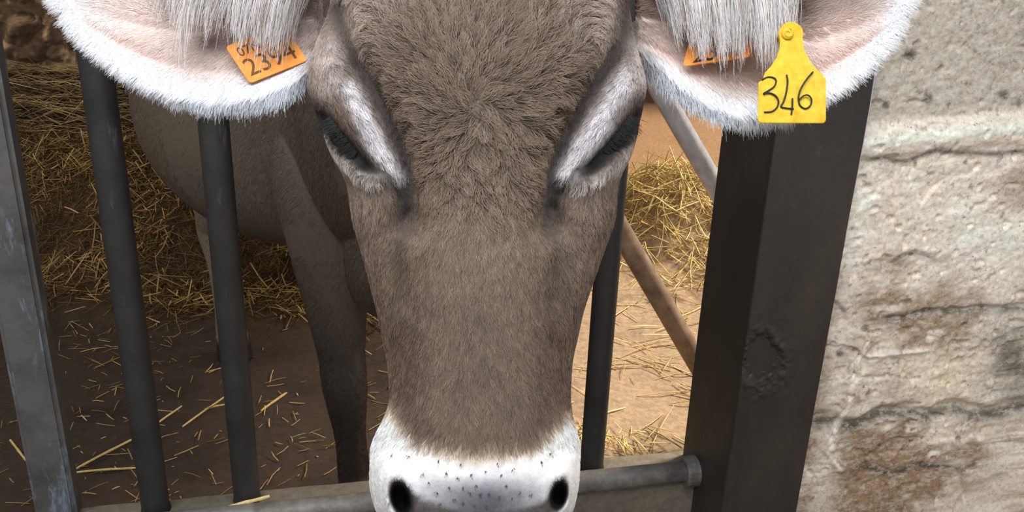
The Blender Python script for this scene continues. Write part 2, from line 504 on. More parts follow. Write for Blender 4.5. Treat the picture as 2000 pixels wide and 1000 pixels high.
def build_column():
    pn, pr = PN, PR
    wd = float((pr - pn) @ E_)
    o = pn * np.array([1, 1, 0])
    root = link('steel_column', None, loc=o, label='dark square steel column standing against the concrete wall', cat='post')
    bm = bmesh.new()
    box_between(bm, o + Q_ * 0.004 + E_ * 0.002, E_ * (wd - 0.004), Q_ * 0.186, ZV * 2.9)
    bmesh.ops.bevel(bm, geom=[e for e in bm.edges if abs((e.verts[0].co - e.verts[1].co).z) > 1], offset=0.004, segments=2, affect='EDGES')
    bm_obj('column_body', bm, MAT['column'], parent=root, loc=o)
    # front plate with a burnt dent
    nu, nv = 80, 460
    us = np.linspace(0, wd, nu); zs = np.concatenate([np.linspace(0, .3, 20), np.linspace(.302, .95, nv - 60), np.linspace(1.0, 2.9, 40)])
    Uu, Vv = np.meshgrid(us, zs)
    base = o + Uu[..., None] * E_ + Vv[..., None] * ZV
    px, py, _ = proj(base)
    r = np.hypot((px - 1488) / 34, (py - 705) / 46)
    d = -0.010 * np.exp(-r ** 2 * 1.2) + 0.005 * np.exp(-((r - 1.25) / 0.3) ** 2) * (0.6 + 0.4 * noise(Uu * 90, Vv * 90, seed=5))
    d += 0.012 * np.exp(-(r / 1.2) ** 2) * fbm(Uu * 90, Vv * 90, octaves=3, seed=6)
    d += 0.0012 * fbm(Uu * 20, Vv * 8, seed=8)
    front = base - d[..., None] * Q_
    v = np.concatenate([front.reshape(-1, 3), (base + 0.006 * Q_).reshape(-1, 3)])
    i = np.arange(nu * nv).reshape(nv, nu); j = i + nu * nv
    f = [np.stack([i[:-1, :-1], i[:-1, 1:], i[1:, 1:], i[1:, :-1]], -1).reshape(-1, 4),
         np.stack([i[1:, 0], j[1:, 0], j[:-1, 0], i[:-1, 0]], -1), np.stack([i[:-1, -1], j[:-1, -1], j[1:, -1], i[1:, -1]], -1),
         np.stack([i[-1, 1:], j[-1, 1:], j[-1, :-1], i[-1, :-1]], -1)]
    me = make_mesh('front_plate', v, np.concatenate(f), smooth=True)
    link('front_plate', me, MAT['column'], parent=root, loc=o, label='front plate with a rough dented scar low down')
build_column()

def build_edge_highlight():  # thin tube added as the bright highlight on the column edge
    pr = PR
    bm = bmesh.new()
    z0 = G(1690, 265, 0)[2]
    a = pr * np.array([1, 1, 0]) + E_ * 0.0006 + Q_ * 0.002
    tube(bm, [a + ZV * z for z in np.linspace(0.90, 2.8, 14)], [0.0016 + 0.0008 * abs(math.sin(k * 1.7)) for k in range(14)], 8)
    bm_obj('edge_highlight', bm, MAT['galv'], parent=bpy.data.objects['steel_column'], loc=a, label='thin pale strip standing in for the lit edge of the column')
build_edge_highlight()

def build_pipes():
    for name, a, b, mat, r, lab in (
        ('diagonal_pipe', (1252, 112), (1362, 303), 'galv', 0.025, 'upper slanting grey pipe, shiny, passing under the ear with the yellow tag'),
        ('diagonal_pipe', (1222, 468), (1322, 640), 'rust', 0.028, 'lower slanting brown pipe, dull and rusty, crossing the dry floor beside the dark column')):
        y0 = 1.98
        pa, pb = W(*a, y0), W(*b, y0)
        d = (pb - pa) / np.linalg.norm(pb - pa)
        foot = pb + d * ((pb[2] + 0.0) / -d[2]) if d[2] < 0 else pb
        head = pa - d * ((1.55 - pa[2]) / -d[2])
        bm = bmesh.new()
        tube(bm, [foot + (head - foot) * t for t in np.linspace(-0.01, 1, 12)], r, 20)
        bm_obj(name, bm, MAT[mat], smooth=True, loc=foot, label=lab, cat='pipe')
build_pipes()

# ------------------------------------------------------------------ straw
def straws(cent, dirs, L, w, cols, bend, name, **kw):
    """many thin bent stalks of triangular section in one mesh"""
    n = len(cent)
    dirs = dirs / np.linalg.norm(dirs, axis=1, keepdims=True)
    up = np.tile(np.array([0, 0, 1.0]), (n, 1)) + rng.normal(0, 0.25, (n, 3))
    s = np.cross(dirs, up); s /= np.linalg.norm(s, axis=1, keepdims=True)
    t = np.cross(s, dirs)
    V = []
    for k, u in enumerate((-0.5, 0.0, 0.5)):
        c = cent + dirs * (L * u)[:, None] + (s * bend[:, :1] + t * bend[:, 1:2]) * ((1 - 4 * u * u) * L)[:, None]
        ww = w * (1.0 if k == 1 else 0.75)
        for ang in (0.5, 2.6, 4.7):
            V.append(c + (s * math.cos(ang) + t * math.sin(ang) * 0.7) * (ww * 0.5)[:, None])
    V = np.stack(V, 1)
    f = []
    for k in (0, 1):
        for a in range(3):
            b = (a + 1) % 3
            f.append([k * 3 + a, k * 3 + b, k * 3 + 3 + b, k * 3 + 3 + a])
    f = np.array(f)
    F = (np.arange(n)[:, None, None] * 9 + f[None]).reshape(-1, 4)
    me = make_mesh(name, V.reshape(-1, 3), F, smooth=False)
    color_attr(me, np.repeat(cols, 9, axis=0))
    return link(name, me, MAT['straw'], **kw)

def straw_cols(n, a, b, spread=0.25):
    t = rng.random((n, 1))
    return (a + (b - a) * t) * (1 + spread * rng.normal(0, 1, (n, 1))).clip(0.35, 1.8)

def scatter(n, x0, x1, y0, y1, keep, zlift, Lr, wr, ang=None, tilt=0.15, ca=None, cb=None, name='straw', **kw):
    x = rng.uniform(x0, x1, n * 3); y = rng.uniform(y0, y1, n * 3)
    m = keep(x, y) > rng.random(n * 3)
    x, y = x[m][:n], y[m][:n]; n = len(x)
    z = terrain_h(x, y) + rng.uniform(0.002, zlift, n)
    th = rng.uniform(0, math.pi, n) if ang is None else rng.normal(ang[0], ang[1], n)
    e = 0.02
    gx = (terrain_h(x + e, y) - terrain_h(x - e, y)) / (2 * e); gy = (terrain_h(x, y + e) - terrain_h(x, y - e)) / (2 * e)
    d = np.stack([np.cos(th), np.sin(th), np.cos(th) * gx + np.sin(th) * gy + rng.normal(0, tilt, n)], -1)
    L = rng.uniform(*Lr, n) * rng.uniform(0.6, 1.1, n); w = rng.uniform(*wr, n)
    z = z + np.abs(d[:, 2] - np.cos(th) * gx - np.sin(th) * gy) * L * 0.42
    return straws(np.stack([x, y, z], -1), d, L, w, straw_cols(n, ca, cb), rng.normal(0, 0.022, (n, 2)), name, **kw)

GOLD0, GOLD1 = lin(170, 132, 68), lin(240, 204, 132)
PALE0, PALE1 = lin(206, 176, 104), lin(238, 216, 150)
DUN0, DUN1 = lin(90, 70, 42), lin(156, 122, 70)
patch = lambda x, y: sm(-0.25, 0.25, fbm(x * 3.2, y * 3.2, octaves=3, seed=101))
scatter(15000, -3.2, -0.1, 2.55, 3.9, lambda x, y: sm(2.5, 2.8, y + 0.15 * noise(x * 4, 0, seed=8)), 0.03, (0.03, 0.12), (0.002, 0.005), tilt=0.3, ca=DUN0, cb=DUN1, name='straw_litter', loc=(-1.6, 3.2, 0.1), kind='stuff', label='dark matted straw and dung litter on the shaded floor', cat='straw')
scatter(4200, -3.2, -0.1, 2.6, 3.9, lambda x, y: sm(2.55, 2.85, y) * patch(x, y), 0.04, (0.03, 0.15), (0.003, 0.0075), tilt=0.35, ca=GOLD0, cb=GOLD1, name='golden_straw', loc=(-1.6, 3.2, 0.1), kind='stuff', label='loose golden straw stalks over the dark litter on the shaded side', cat='straw')
scatter(520, -1.7, -0.05, 1.45, 2.6, lambda x, y: 0.15 + 0.85 * patch(x + 5, y), 0.008, (0.006, 0.075), (0.0016, 0.0045), tilt=0.06, ca=GOLD0, cb=GOLD1, name='scattered_straw', loc=(-0.8, 2, 0), kind='stuff', label='few short stalks scattered on the dark mud behind the bars', cat='straw')
scatter(2600, -0.1, 1.9, 3.0, 4.6, lambda x, y: np.exp(-(((x - 0.8) / 0.5) ** 2 + ((y - 3.8) / 0.55) ** 2) * 1.2), 0.06, (0.08, 0.26), (0.004, 0.009), tilt=0.3, ca=PALE0, cb=PALE1, name='straw_heap', loc=(0.8, 3.8, 0), kind='stuff', label='heap of pale yellow straw in the sun behind the slanting pipe', cat='straw')
scatter(420, -0.1, 1.6, 1.55, 3.4, lambda x, y: (0.15 + 0.85 * patch(x + 9, y)) * ~((x > .4) & (y < 1.95)), 0.012, (0.04, 0.22), (0.003, 0.007), tilt=0.05, ca=PALE0, cb=PALE1, name='sunlit_straw', loc=(0.6, 2.4, 0), kind='stuff', label='thin scatter of pale straw on the dry sunlit floor', cat='straw')

scatter(130, 0.05, 0.46, 1.72, 2.05, lambda x, y: 0.3 + 0.7 * patch(x * 2 + 3, y * 2), 0.02, (0.04, 0.16), (0.003, 0.006), tilt=0.1, ca=PALE0, cb=PALE1, name='kerb_straw', loc=(0.3, 1.9, 0), kind='stuff', label='tuft of pale straw gathered behind the kerb at the foot of the column', cat='straw')

def build_hay_bank():
    """long stalks lying level in a thick layer on the bank"""
    n = 1100
    x = rng.uniform(-3.3, -0.9, n); v = rng.random(n)
    y = 3.82 + 0.30 * v + 0.04 * fbm(x * 5, v * 8, seed=3) + rng.normal(0, 0.03, n)
    z = 0.36 + 0.33 * v ** 0.8 + rng.normal(0, 0.012, n)
    th = rng.normal(0.0, 0.4, n)
    d = np.stack([np.cos(th), np.sin(th) * 0.5, rng.normal(0, 0.17, n) - 0.05], -1)
    L = rng.uniform(0.1, 0.42, n)
    cols = straw_cols(n, lin(110, 88, 56), lin(232, 200, 142), 0.4)
    o = straws(np.stack([x, y, z], -1), d, L, rng.uniform(0.003, 0.008, n), cols, rng.normal(0, 0.11, (n, 2)), 'hay_layer', loc=(-2, 4, 0.4), kind='stuff', label='thick layer of long dull hay lying level below the brown muck heap', cat='hay')
    # body under it
    xs = np.linspace(-3.5, -0.6, 120); ts = np.linspace(0, 1, 30)
    X, T = np.meshgrid(xs, ts)
    Y = 3.84 + 0.32 * T + 0.03 * fbm(X * 6, T * 5, seed=13); Z = 0.24 + 0.42 * T ** 0.8 + 0.02 * fbm(X * 9, T * 12, seed=14)
    Z = np.where(T > 0.99, 0.0, Z); Y = np.where(T > 0.99, 4.5, Y)
    vv = np.stack([X, Y, Z], -1).reshape(-1, 3)
    i = np.arange(X.size).reshape(X.shape)
    f = np.stack([i[:-1, :-1], i[:-1, 1:], i[1:, 1:], i[1:, :-1]], -1).reshape(-1, 4)
    me = make_mesh('hay_core', vv, f)
    color_attr(me, np.tile(lin(60, 46, 32), (len(vv), 1)))
    link('hay_core', me, MAT['muck'], parent=o, kind='stuff')

def build_muck_heap():
    xs = np.linspace(-4.0, -1.2, 300); ts = np.linspace(0, 1, 200)
    X, T = np.meshgrid(xs, ts)
    a = 0.05 + 1.25 * T
    Y = 4.25 + 0.55 * T ** 1.4; Z = -0.02 + 1.75 * T * sm(-1.2, -1.7, X) 
    n1 = fbm(X * 6, Z * 6, octaves=5, seed=113)
    lump = np.abs(noise(X * 13, Z * 13, seed=115)) * 0.07 + np.abs(noise(X * 27, Z * 27, seed=116)) * 0.035
    Y = Y + 0.10 * n1 - lump; Z = Z + 0.05 * fbm(X * 7, T * 7, seed=117)
    vv = np.stack([X, Y, Z], -1).reshape(-1, 3)
    nb = len(vv)
    Xb = np.stack([X[0], np.full(len(xs), 6.0), np.full(len(xs), -0.02)], -1)
    vv = np.concatenate([vv, Xb])
    i = np.arange(X.size).reshape(X.shape)
    i = np.concatenate([i, (nb + np.arange(len(xs)))[None]])
    f = np.stack([i[:-1, :-1], i[:-1, 1:], i[1:, 1:], i[1:, :-1]], -1).reshape(-1, 4)
    me = make_mesh('muck_heap', vv, f)
    k = sm(0.0, 0.5, fbm(vv[:, 0] * 16, vv[:, 2] * 16, vv[:, 1] * 16, octaves=5, seed=121))[:, None]
    color_attr(me, lin(112, 90, 70) * (1 - k) + lin(222, 184, 142) * k)
    link('muck_heap', me, MAT['muck'], loc=(-2.6, 4.3, 0), label='crumbly brown muck heap behind the hay, at the dark end of the pen', cat='heap', kind='stuff')
build_hay_bank(); build_muck_heap()

def single_straws():
    """the stalks one can pick out"""
    items = [
        ((432, 996), (526, 968), 0.318, 0.0075, 'pale stalk lying on the kerb against the foot of a round bar', PALE1, True),
        ((148, 905), (268, 842), 0.012, 0.007, 'long golden stalk on the mud beside the square post, lower end nearest the post', GOLD1, False),
        ((146, 912), (272, 898), 0.014, 0.006, 'golden stalk lying level on the mud just below the long slanting one', GOLD1, False),
        ((310, 818), (354, 786), 0.012, 0.006, 'short golden stalk just past the first round bar on the mud', GOLD1, False),
        ((356, 826), (443, 768), 0.012, 0.006, 'slanting golden stalk between the two round bars', GOLD1, False),
        ((400, 792), (444, 782), 0.016, 0.006, 'golden stalk touching the second round bar from behind', GOLD1, False),
        ((510, 798), (560, 764), 0.014, 0.007, 'thick golden stalk on the mud between the second bar and the front leg', GOLD1, False),
        ((184, 722), (246, 690), 0.010, 0.005, 'lone dull stalk on bare mud beside the first round bar', GOLD0, False),
        ((18, 850), (52, 891), 0.012, 0.006, 'golden stalk at the near side of the square post', GOLD1, False),
        ((1178, 802), (1222, 788), 0.012, 0.006, 'short pale stalk on dry earth beside the lone dark bar near the column', PALE1, False),
        ((1196, 592), (1262, 593), 0.010, 0.005, 'thin pale stalk lying level on dry earth under the brown pipe', PALE1, False),
        ((1186, 690), (1310, 718), 0.012, 0.005, 'long thin pale stalk crossing the dry floor beyond the lone dark bar', PALE1, False)]
    for (a, b, z, w, lab, col, onk) in items:
        pa, pb = G(*a, z), G(*b, z)
        if not onk:
            pa[2] = terrain_h(pa[0], pa[1]) + w * 0.5; pb[2] = terrain_h(pb[0], pb[1]) + w * 0.5
        bm = bmesh.new()
        side = np.cross(pb - pa, ZV); side /= np.linalg.norm(side)
        L = np.linalg.norm(pb - pa)
        k = rng.normal(0, 0.008)
        pts = [pa + (pb - pa) * t + side * (k * L * 4 * t * (1 - t)) + ZV * (0.0012 * math.sin(t * 5)) for t in np.linspace(0, 1, 7)]
        tube(bm, pts, [w * 0.42, w * 0.5, w * 0.45, w * 0.55, w * 0.45, w * 0.48, w * 0.36], 7)
        me = bpy.data.meshes.new('straw_stalk'); bm.to_mesh(me); bm.free()
        color_attr(me, np.tile(col, (len(me.vertices), 1)))
        link('straw_stalk', me, MAT['straw'], loc=pa, label=lab, cat='straw', group='single straw stalks')
single_straws()

#COW#
# ------------------------------------------------------------------ the cow
def grid_faces(nr, nc, wrap=True, off=0):
    i = np.arange(nr * nc).reshape(nr, nc) + off
    j = np.roll(i, -1, axis=1) if wrap else i[:, 1:]
    a = i if wrap else i[:, :-1]
    return np.stack([a[:-1], j[:-1], j[1:], a[1:]], -1).reshape(-1, 4)

def smooth_interp(x, xs, ys, win):
    xx = np.linspace(xs[0], xs[-1], 1200)
    yy = np.interp(xx, xs, ys)
    s = win / (xx[1] - xx[0])
    k = np.exp(-0.5 * (np.arange(-int(3 * s), int(3 * s) + 1) / s) ** 2); k /= k.sum()
    yp = np.pad(yy, len(k) // 2, mode='reflect', reflect_type='odd')
    return np.interp(x, xx, np.convolve(yp, k, 'valid'))

#   py     L     R     Zf    Df    Db    n
HEAD = np.array([
 (-215,  850, 1030, .790, .025, .030, 2.0),
 (-190,  780, 1100, .758, .040, .060, 2.1),
 (-130,  700, 1180, .716, .055, .090, 2.3),
 ( -60,  664, 1216, .688, .062, .110, 2.6),
 (   0,  648, 1228, .670, .066, .125, 2.8),
 (  40,  636, 1234, .662, .068, .130, 2.9),
 ( 100,  613, 1244, .653, .070, .140, 2.9),
 ( 170,  600, 1263, .646, .074, .150, 2.8),
 ( 230,  620, 1252, .641, .076, .160, 2.7),
 ( 300,  645, 1236, .637, .078, .165, 2.6),
 ( 350,  676, 1208, .634, .079, .170, 2.5),
 ( 430,  690, 1200, .630, .080, .165, 2.4),
 ( 520,  715, 1168, .626, .078, .145, 2.4),
 ( 600,  736, 1140, .621, .074, .125, 2.4),
 ( 700,  757, 1117, .614, .066, .105, 2.4),
 ( 770,  765, 1112, .608, .060, .095, 2.4),
 ( 810,  755, 1116, .604, .058, .092, 2.4),
 ( 850,  733, 1128, .601, .058, .092, 2.4),
 ( 890,  722, 1134, .599, .060, .092, 2.4),
 ( 950,  720, 1132, .597, .064, .090, 2.4),
 (1000,  733, 1120, .599, .064, .086, 2.4),
 (1060,  768, 1092, .607, .058, .078, 2.3),
 (1120,  815, 1045, .622, .048, .066, 2.2),
 (1165,  868,  992, .646, .030, .045, 2.0)])

FEATURES = [   # polyline, half-width px, depth change m (+ is away from the viewer)
 ([(662, 20), (682, 90), (728, 168), (765, 242), (789, 312), (796, 370), (797, 440)], 26, .021),
 ([(1226, 10), (1212, 85), (1155, 172), (1108, 258), (1084, 330), (1077, 380), (1074, 440)], 27, .021),
 ([(648, 130), (686, 200), (728, 272), (768, 340)], 15, -.009),
 ([(1243, 120), (1198, 200), (1148, 275), (1106, 345)], 19, -.009),
 ([(630, 228), (668, 272), (722, 330)], 14, .020),
 ([(1246, 228), (1204, 272), (1146, 330)], 14, .020),
 ([(630, 275), (660, 315), (702, 342), (742, 350)], 9, -.007),
 ([(1242, 278), (1214, 316), (1170, 348), (1130, 362)], 9, -.007),
 ([(742, 318), (776, 362), (792, 410)], 6, .005),
 ([(1132, 318), (1104, 352), (1084, 405)], 6, .005),
 ([(797, 420), (781, 500), (788, 590)], 30, .006),
 ([(1075, 420), (1090, 500), (1082, 590)], 30, .006),
 ([(700, 430), (735, 520), (765, 640)], 24, -.003),
 ([(1170, 430), (1140, 520), (1110, 640)], 24, -.003),
 ([(930, 40), (932, 330)], 70, -.003),
 ([(748, 900), (745, 990)], 26, -.004),
 ([(1115, 900), (1116, 990)], 22, -.004),
]
def nostril(px, py):
    dl = np.hypot((px - 782 - 0.22 * (py - 965)) / 21, (py - 975) / 36)
    dr = np.hypot((px - 1091 + 0.18 * (py - 965)) / 17, (py - 968) / 31)
    return np.minimum(dl, dr)

def head_mesh():
    pys = np.concatenate([[-222], np.arange(-216, 1166, 4.5), [1176]])
    nc = 240
    a = np.linspace(0, 2 * np.pi, nc, endpoint=False)
    ky = HEAD[:, 0]
    cols = [smooth_interp(pys, ky, HEAD[:, k], 14) for k in range(1, 7)]
    L, R, Zf, Df, Db, n = cols
    shr = np.ones(len(pys)); shr[0] = 0.25; shr[-1] = 0.25
    cx = (L + R) / 2; hw = (R - L) / 2 * shr
    ca, sa = np.cos(a), np.sin(a)
    e = (2 / n)[:, None]
    sx = np.sign(sa) * np.abs(sa) ** e
    cz = np.abs(ca) ** e
    px = cx[:, None] + hw[:, None] * sx
    nb = 2 / 2.2
    dep = (Zf + Df)[:, None] + np.where(ca > 0, -Df[:, None] * cz * shr[:, None], Db[:, None] * (np.abs(ca) ** nb) * shr[:, None])
    # narrow the back of the jaw
    back = np.where(ca < 0, np.abs(ca), 0)
    px = cx[:, None] + (px - cx[:, None]) * (1 - 0.18 * back)
    py = np.repeat(pys[:, None], nc, 1)
    front = sm(-0.15, 0.15, ca)[None, :]
    for poly, wd, amt in FEATURES:
        d, t = segdist(px, py, poly)
        dep = dep + front * amt * np.exp(-(d / wd) ** 2)
    q = nostril(px, py)
    dep = dep + front * .034 * sm(1.12, 0.55, q) - front * .005 * np.exp(-((q - 1.35) / .3) ** 2)
    dep = dep + front * .0012 * fbm(px / 60, py / 60, seed=201)
    v = P(px, py, dep)
    nr = len(pys)
    f = grid_faces(nr, nc)
    v = v.reshape(-1, 3)
    c0, c1 = v[:nc].mean(0), v[-nc:].mean(0)
    v = np.concatenate([v, [c0, c1]])
    k = np.arange(nc); k2 = (k + 1) % nc; b = (nr - 1) * nc
    caps = [(int(y), int(x), nr * nc) for x, y in zip(k, k2)] + [(b + int(x), b + int(y), nr * nc + 1) for x, y in zip(k, k2)]
    return v, f.tolist() + caps

# ---- ears: sheets given by a centre line and half widths, cupped towards the viewer
EARS = {
 -1: dict(u=[0, .12, .25, .4, .55, .7, .82, .92, 1], x=[630, 572, 508, 432, 355, 278, 212, 150, 108], cy=[30, 42, 48, 50, 42, 28, 8, -18, -45], hw=[85, 115, 134, 140, 135, 116, 92, 60, 6],
          d=[.752, .752, .755, .76, .765, .772, .78, .788, .797]),
  1: dict(u=[0, .08, .2, .35, .5, .65, .8, .92, 1], x=[1240, 1285, 1350, 1430, 1515, 1600, 1680, 1735, 1766], cy=[30, 40, 55, 72, 70, 55, 28, -2, -30], hw=[65, 84, 128, 146, 142, 126, 92, 58, 6],
          d=[.752, .752, .755, .76, .765, .772, .78, .788, .797])}
def ear_pt(side, u, v, lift=0.0):
    """u base..tip, v -1 top .. 1 bottom"""
    e = EARS[side]
    x = smooth_interp(u, e['u'], e['x'], .03); cy = smooth_interp(u, e['u'], e['cy'], .04)
    hw = np.maximum(smooth_interp(u, e['u'], e['hw'], .03), 4); d = smooth_interp(u, e['u'], e['d'], .04)
    cup = .034 * (1 - u * .5) * (hw / 140)
    dep = d - cup * v * v + lift
    # folds of the inner ear
    dep = dep + .004 * np.exp(-((v - 0.15 - .25 * (u - .5)) / .16) ** 2) * sm(0.9, .5, u) - .003 * np.exp(-((v - 0.5) / .13) ** 2) * sm(.95, .6, u)
    return P(x, cy + hw * v, dep)

def ear_mesh(side):
    nu, nv = 90, 60
    u = np.linspace(-0.03, 1, nu); v = np.linspace(-1, 1, nv)
    U, V = np.meshgrid(u, v, indexing='ij')
    th = .0045
    a = ear_pt(side, U, V, 0); b = ear_pt(side, U, V, th * 2)
    # closed loop per u: front -1..1 then back 1..-1
    loop = np.concatenate([a, b[:, ::-1]], 1)
    nc = loop.shape[1]
    vv = loop.reshape(-1, 3); f = grid_faces(nu, nc).tolist()
    c0, c1 = loop[0].mean(0), loop[-1].mean(0)
    vv = np.concatenate([vv, [c0, c1]])
    b0 = (nu - 1) * nc
    f += [((k + 1) % nc, k, nu * nc) for k in range(nc)] + [(b0 + k, b0 + (k + 1) % nc, nu * nc + 1) for k in range(nc)]
    return vv, f

def loft(cs, aw, bh, upv, seg=64, sub=8, nexp=2.2):
    """closed tube with elliptic rings; upv = ring 'up' direction"""
    cs = np.asarray(cs, float); n = len(cs)
    t = np.arange(n); tt = np.linspace(0, n - 1, (n - 1) * sub + 1)
    def cr(y):
        y = np.asarray(y, float); out = []
        for x in tt:
            i = min(int(x), n - 2); f = x - i
            p0, p1, p2, p3 = y[max(i - 1, 0)], y[i], y[i + 1], y[min(i + 2, n - 1)]
            out.append(0.5 * (2 * p1 + (p2 - p0) * f + (2 * p0 - 5 * p1 + 4 * p2 - p3) * f * f + (3 * p1 - p0 - 3 * p2 + p3) * f ** 3))
        return np.array(out)
    C_, A_, H_ = cr(cs), cr(aw), cr(bh)
    T = np.gradient(C_, axis=0); T /= np.linalg.norm(T, axis=1, keepdims=True)
    up = np.tile(np.asarray(upv, float), (len(tt), 1))
    S = np.cross(T, up); S /= np.linalg.norm(S, axis=1, keepdims=True)
    Ub = np.cross(S, T)
    a = np.linspace(0, 2 * np.pi, seg, endpoint=False)
    ca, sa = np.cos(a), np.sin(a)
    ex = np.sign(ca) * np.abs(ca) ** (2 / nexp); ey = np.sign(sa) * np.abs(sa) ** (2 / nexp)
    ring = C_[:, None] + S[:, None] * (A_[:, None] * ex)[..., None] + Ub[:, None] * (H_[:, None] * ey)[..., None]
    nr = len(tt); v = ring.reshape(-1, 3)
    f = grid_faces(nr, seg).tolist()
    v = np.concatenate([v, [C_[0], C_[-1]]]); b0 = (nr - 1) * seg
    f += [((k + 1) % seg, k, nr * seg) for k in range(seg)] + [(b0 + k, b0 + (k + 1) % seg, nr * seg + 1) for k in range(seg)]
    return v, f

def cow_parts():
    parts = [head_mesh(), ear_mesh(-1), ear_mesh(1)]
    # throat, neck, trunk
    cs = [P(932, 150, .74), P(925, 160, .85), P(890, 170, 1.05), P(830, 185, 1.28), P(765, 195, 1.50), P(700, 190, 1.72), P(606, 190, 2.0), P(545, 192, 2.25), P(500, 182, 2.6), P(465, 168, 2.92), P(448, 155, 3.12), P(442, 150, 3.22)]
    parts.append(loft(cs, [.09, .105, .115, .135, .150, .185, .30, .36, .365, .31, .20, .06], [.10, .13, .17, .22, .29, .345, .37, .375, .37, .35, .26, .08], (0, 0, 1), 72))
    # dewlap / brisket fold between the front legs
    parts.append(loft([P(880, 250, 1.12), P(820, 340, 1.30), P(775, 420, 1.50), P(755, 500, 1.66), P(720, 530, 1.9)], [.03, .045, .07, .085, .06], [.08, .12, .15, .13, .06], (0, 0, 1), 40))
    ax = (cs[3] - cs[7]); ax[2] = 0; ax /= np.linalg.norm(ax); lat = np.array([-ax[1], ax[0], 0]); lat = lat if lat[0] > 0 else -lat
    def leg(pts, rad, squash=1.15):
        return loft(pts, rad, [r * squash for r in rad], ax, 36, 8, 2.0)
    def foreleg(p):
        h = p[-1] * np.array([1, 1, 0])
        pts = list(p) + [h + ZV * 0.10 + ax * .01, h + ZV * 0.05 + ax * .03, h + ZV * 0.0 + ax * .05]
        return pts
    f1 = [W(628, 250, 1.70), W(632, 350, 1.66), W(645, 470, 1.63), W(656, 590, 1.61), W(667, 690, 1.60), W(674, 760, 1.59), W(684, 850, 1.60), W(692, 930, 1.61)]
    r1 = [.10, .105, .088, .066, .050, .047, .034, .036, .038, .050, .052]
    parts.append(leg(foreleg(f1), r1))
    f2 = [p + lat * .27 - ax * .02 for p in f1]
    parts.append(leg(foreleg(f2), r1))
    hh = G(455, 692, 0.0)
    def hind(h):
        return [h + ZV * .80 - ax * .16 + lat * .08, h + ZV * .62 - ax * .10 + lat * .05, h + ZV * .50 - ax * .08 + lat * .02, h + ZV * .40 - ax * .12, h + ZV * .30 - ax * .07, h + ZV * .18 - ax * .03, h + ZV * .10, h + ZV * .05 + ax * .03, h + ax * .05]
    rh = [.15, .12, .085, .062, .045, .040, .044, .052, .054]
    parts.append(leg(hind(hh), rh)); parts.append(leg(hind(hh + lat * .42 - ax * .40), rh))
    # udder and tail
    tl = cs[-2] + ZV * .17
    parts.append(loft([tl, tl - ax * .10 - ZV * .08, tl - ax * .14 - ZV * .35, tl - ax * .13 - ZV * .7, tl - ax * .12 - ZV * .95], [.035, .03, .022, .02, .012], [.035, .03, .022, .02, .012], (1, 0, 0), 20))
    return parts, ax, lat

def region(v):
    """0 body, 1 head, 2 ears"""
    px, py, d = proj(v)
    r = np.zeros(len(v), int)
    r[(d < .88) & (px > 580) & (px < 1290)] = 1
    r[(d < .85) & (((px < 612) & (py < 215) & ((px < 592) | (d > .735))) | ((px > 1256) & (py < 260) & ((px > 1274) | (d > .735))))] = 2
    return r, px, py, d

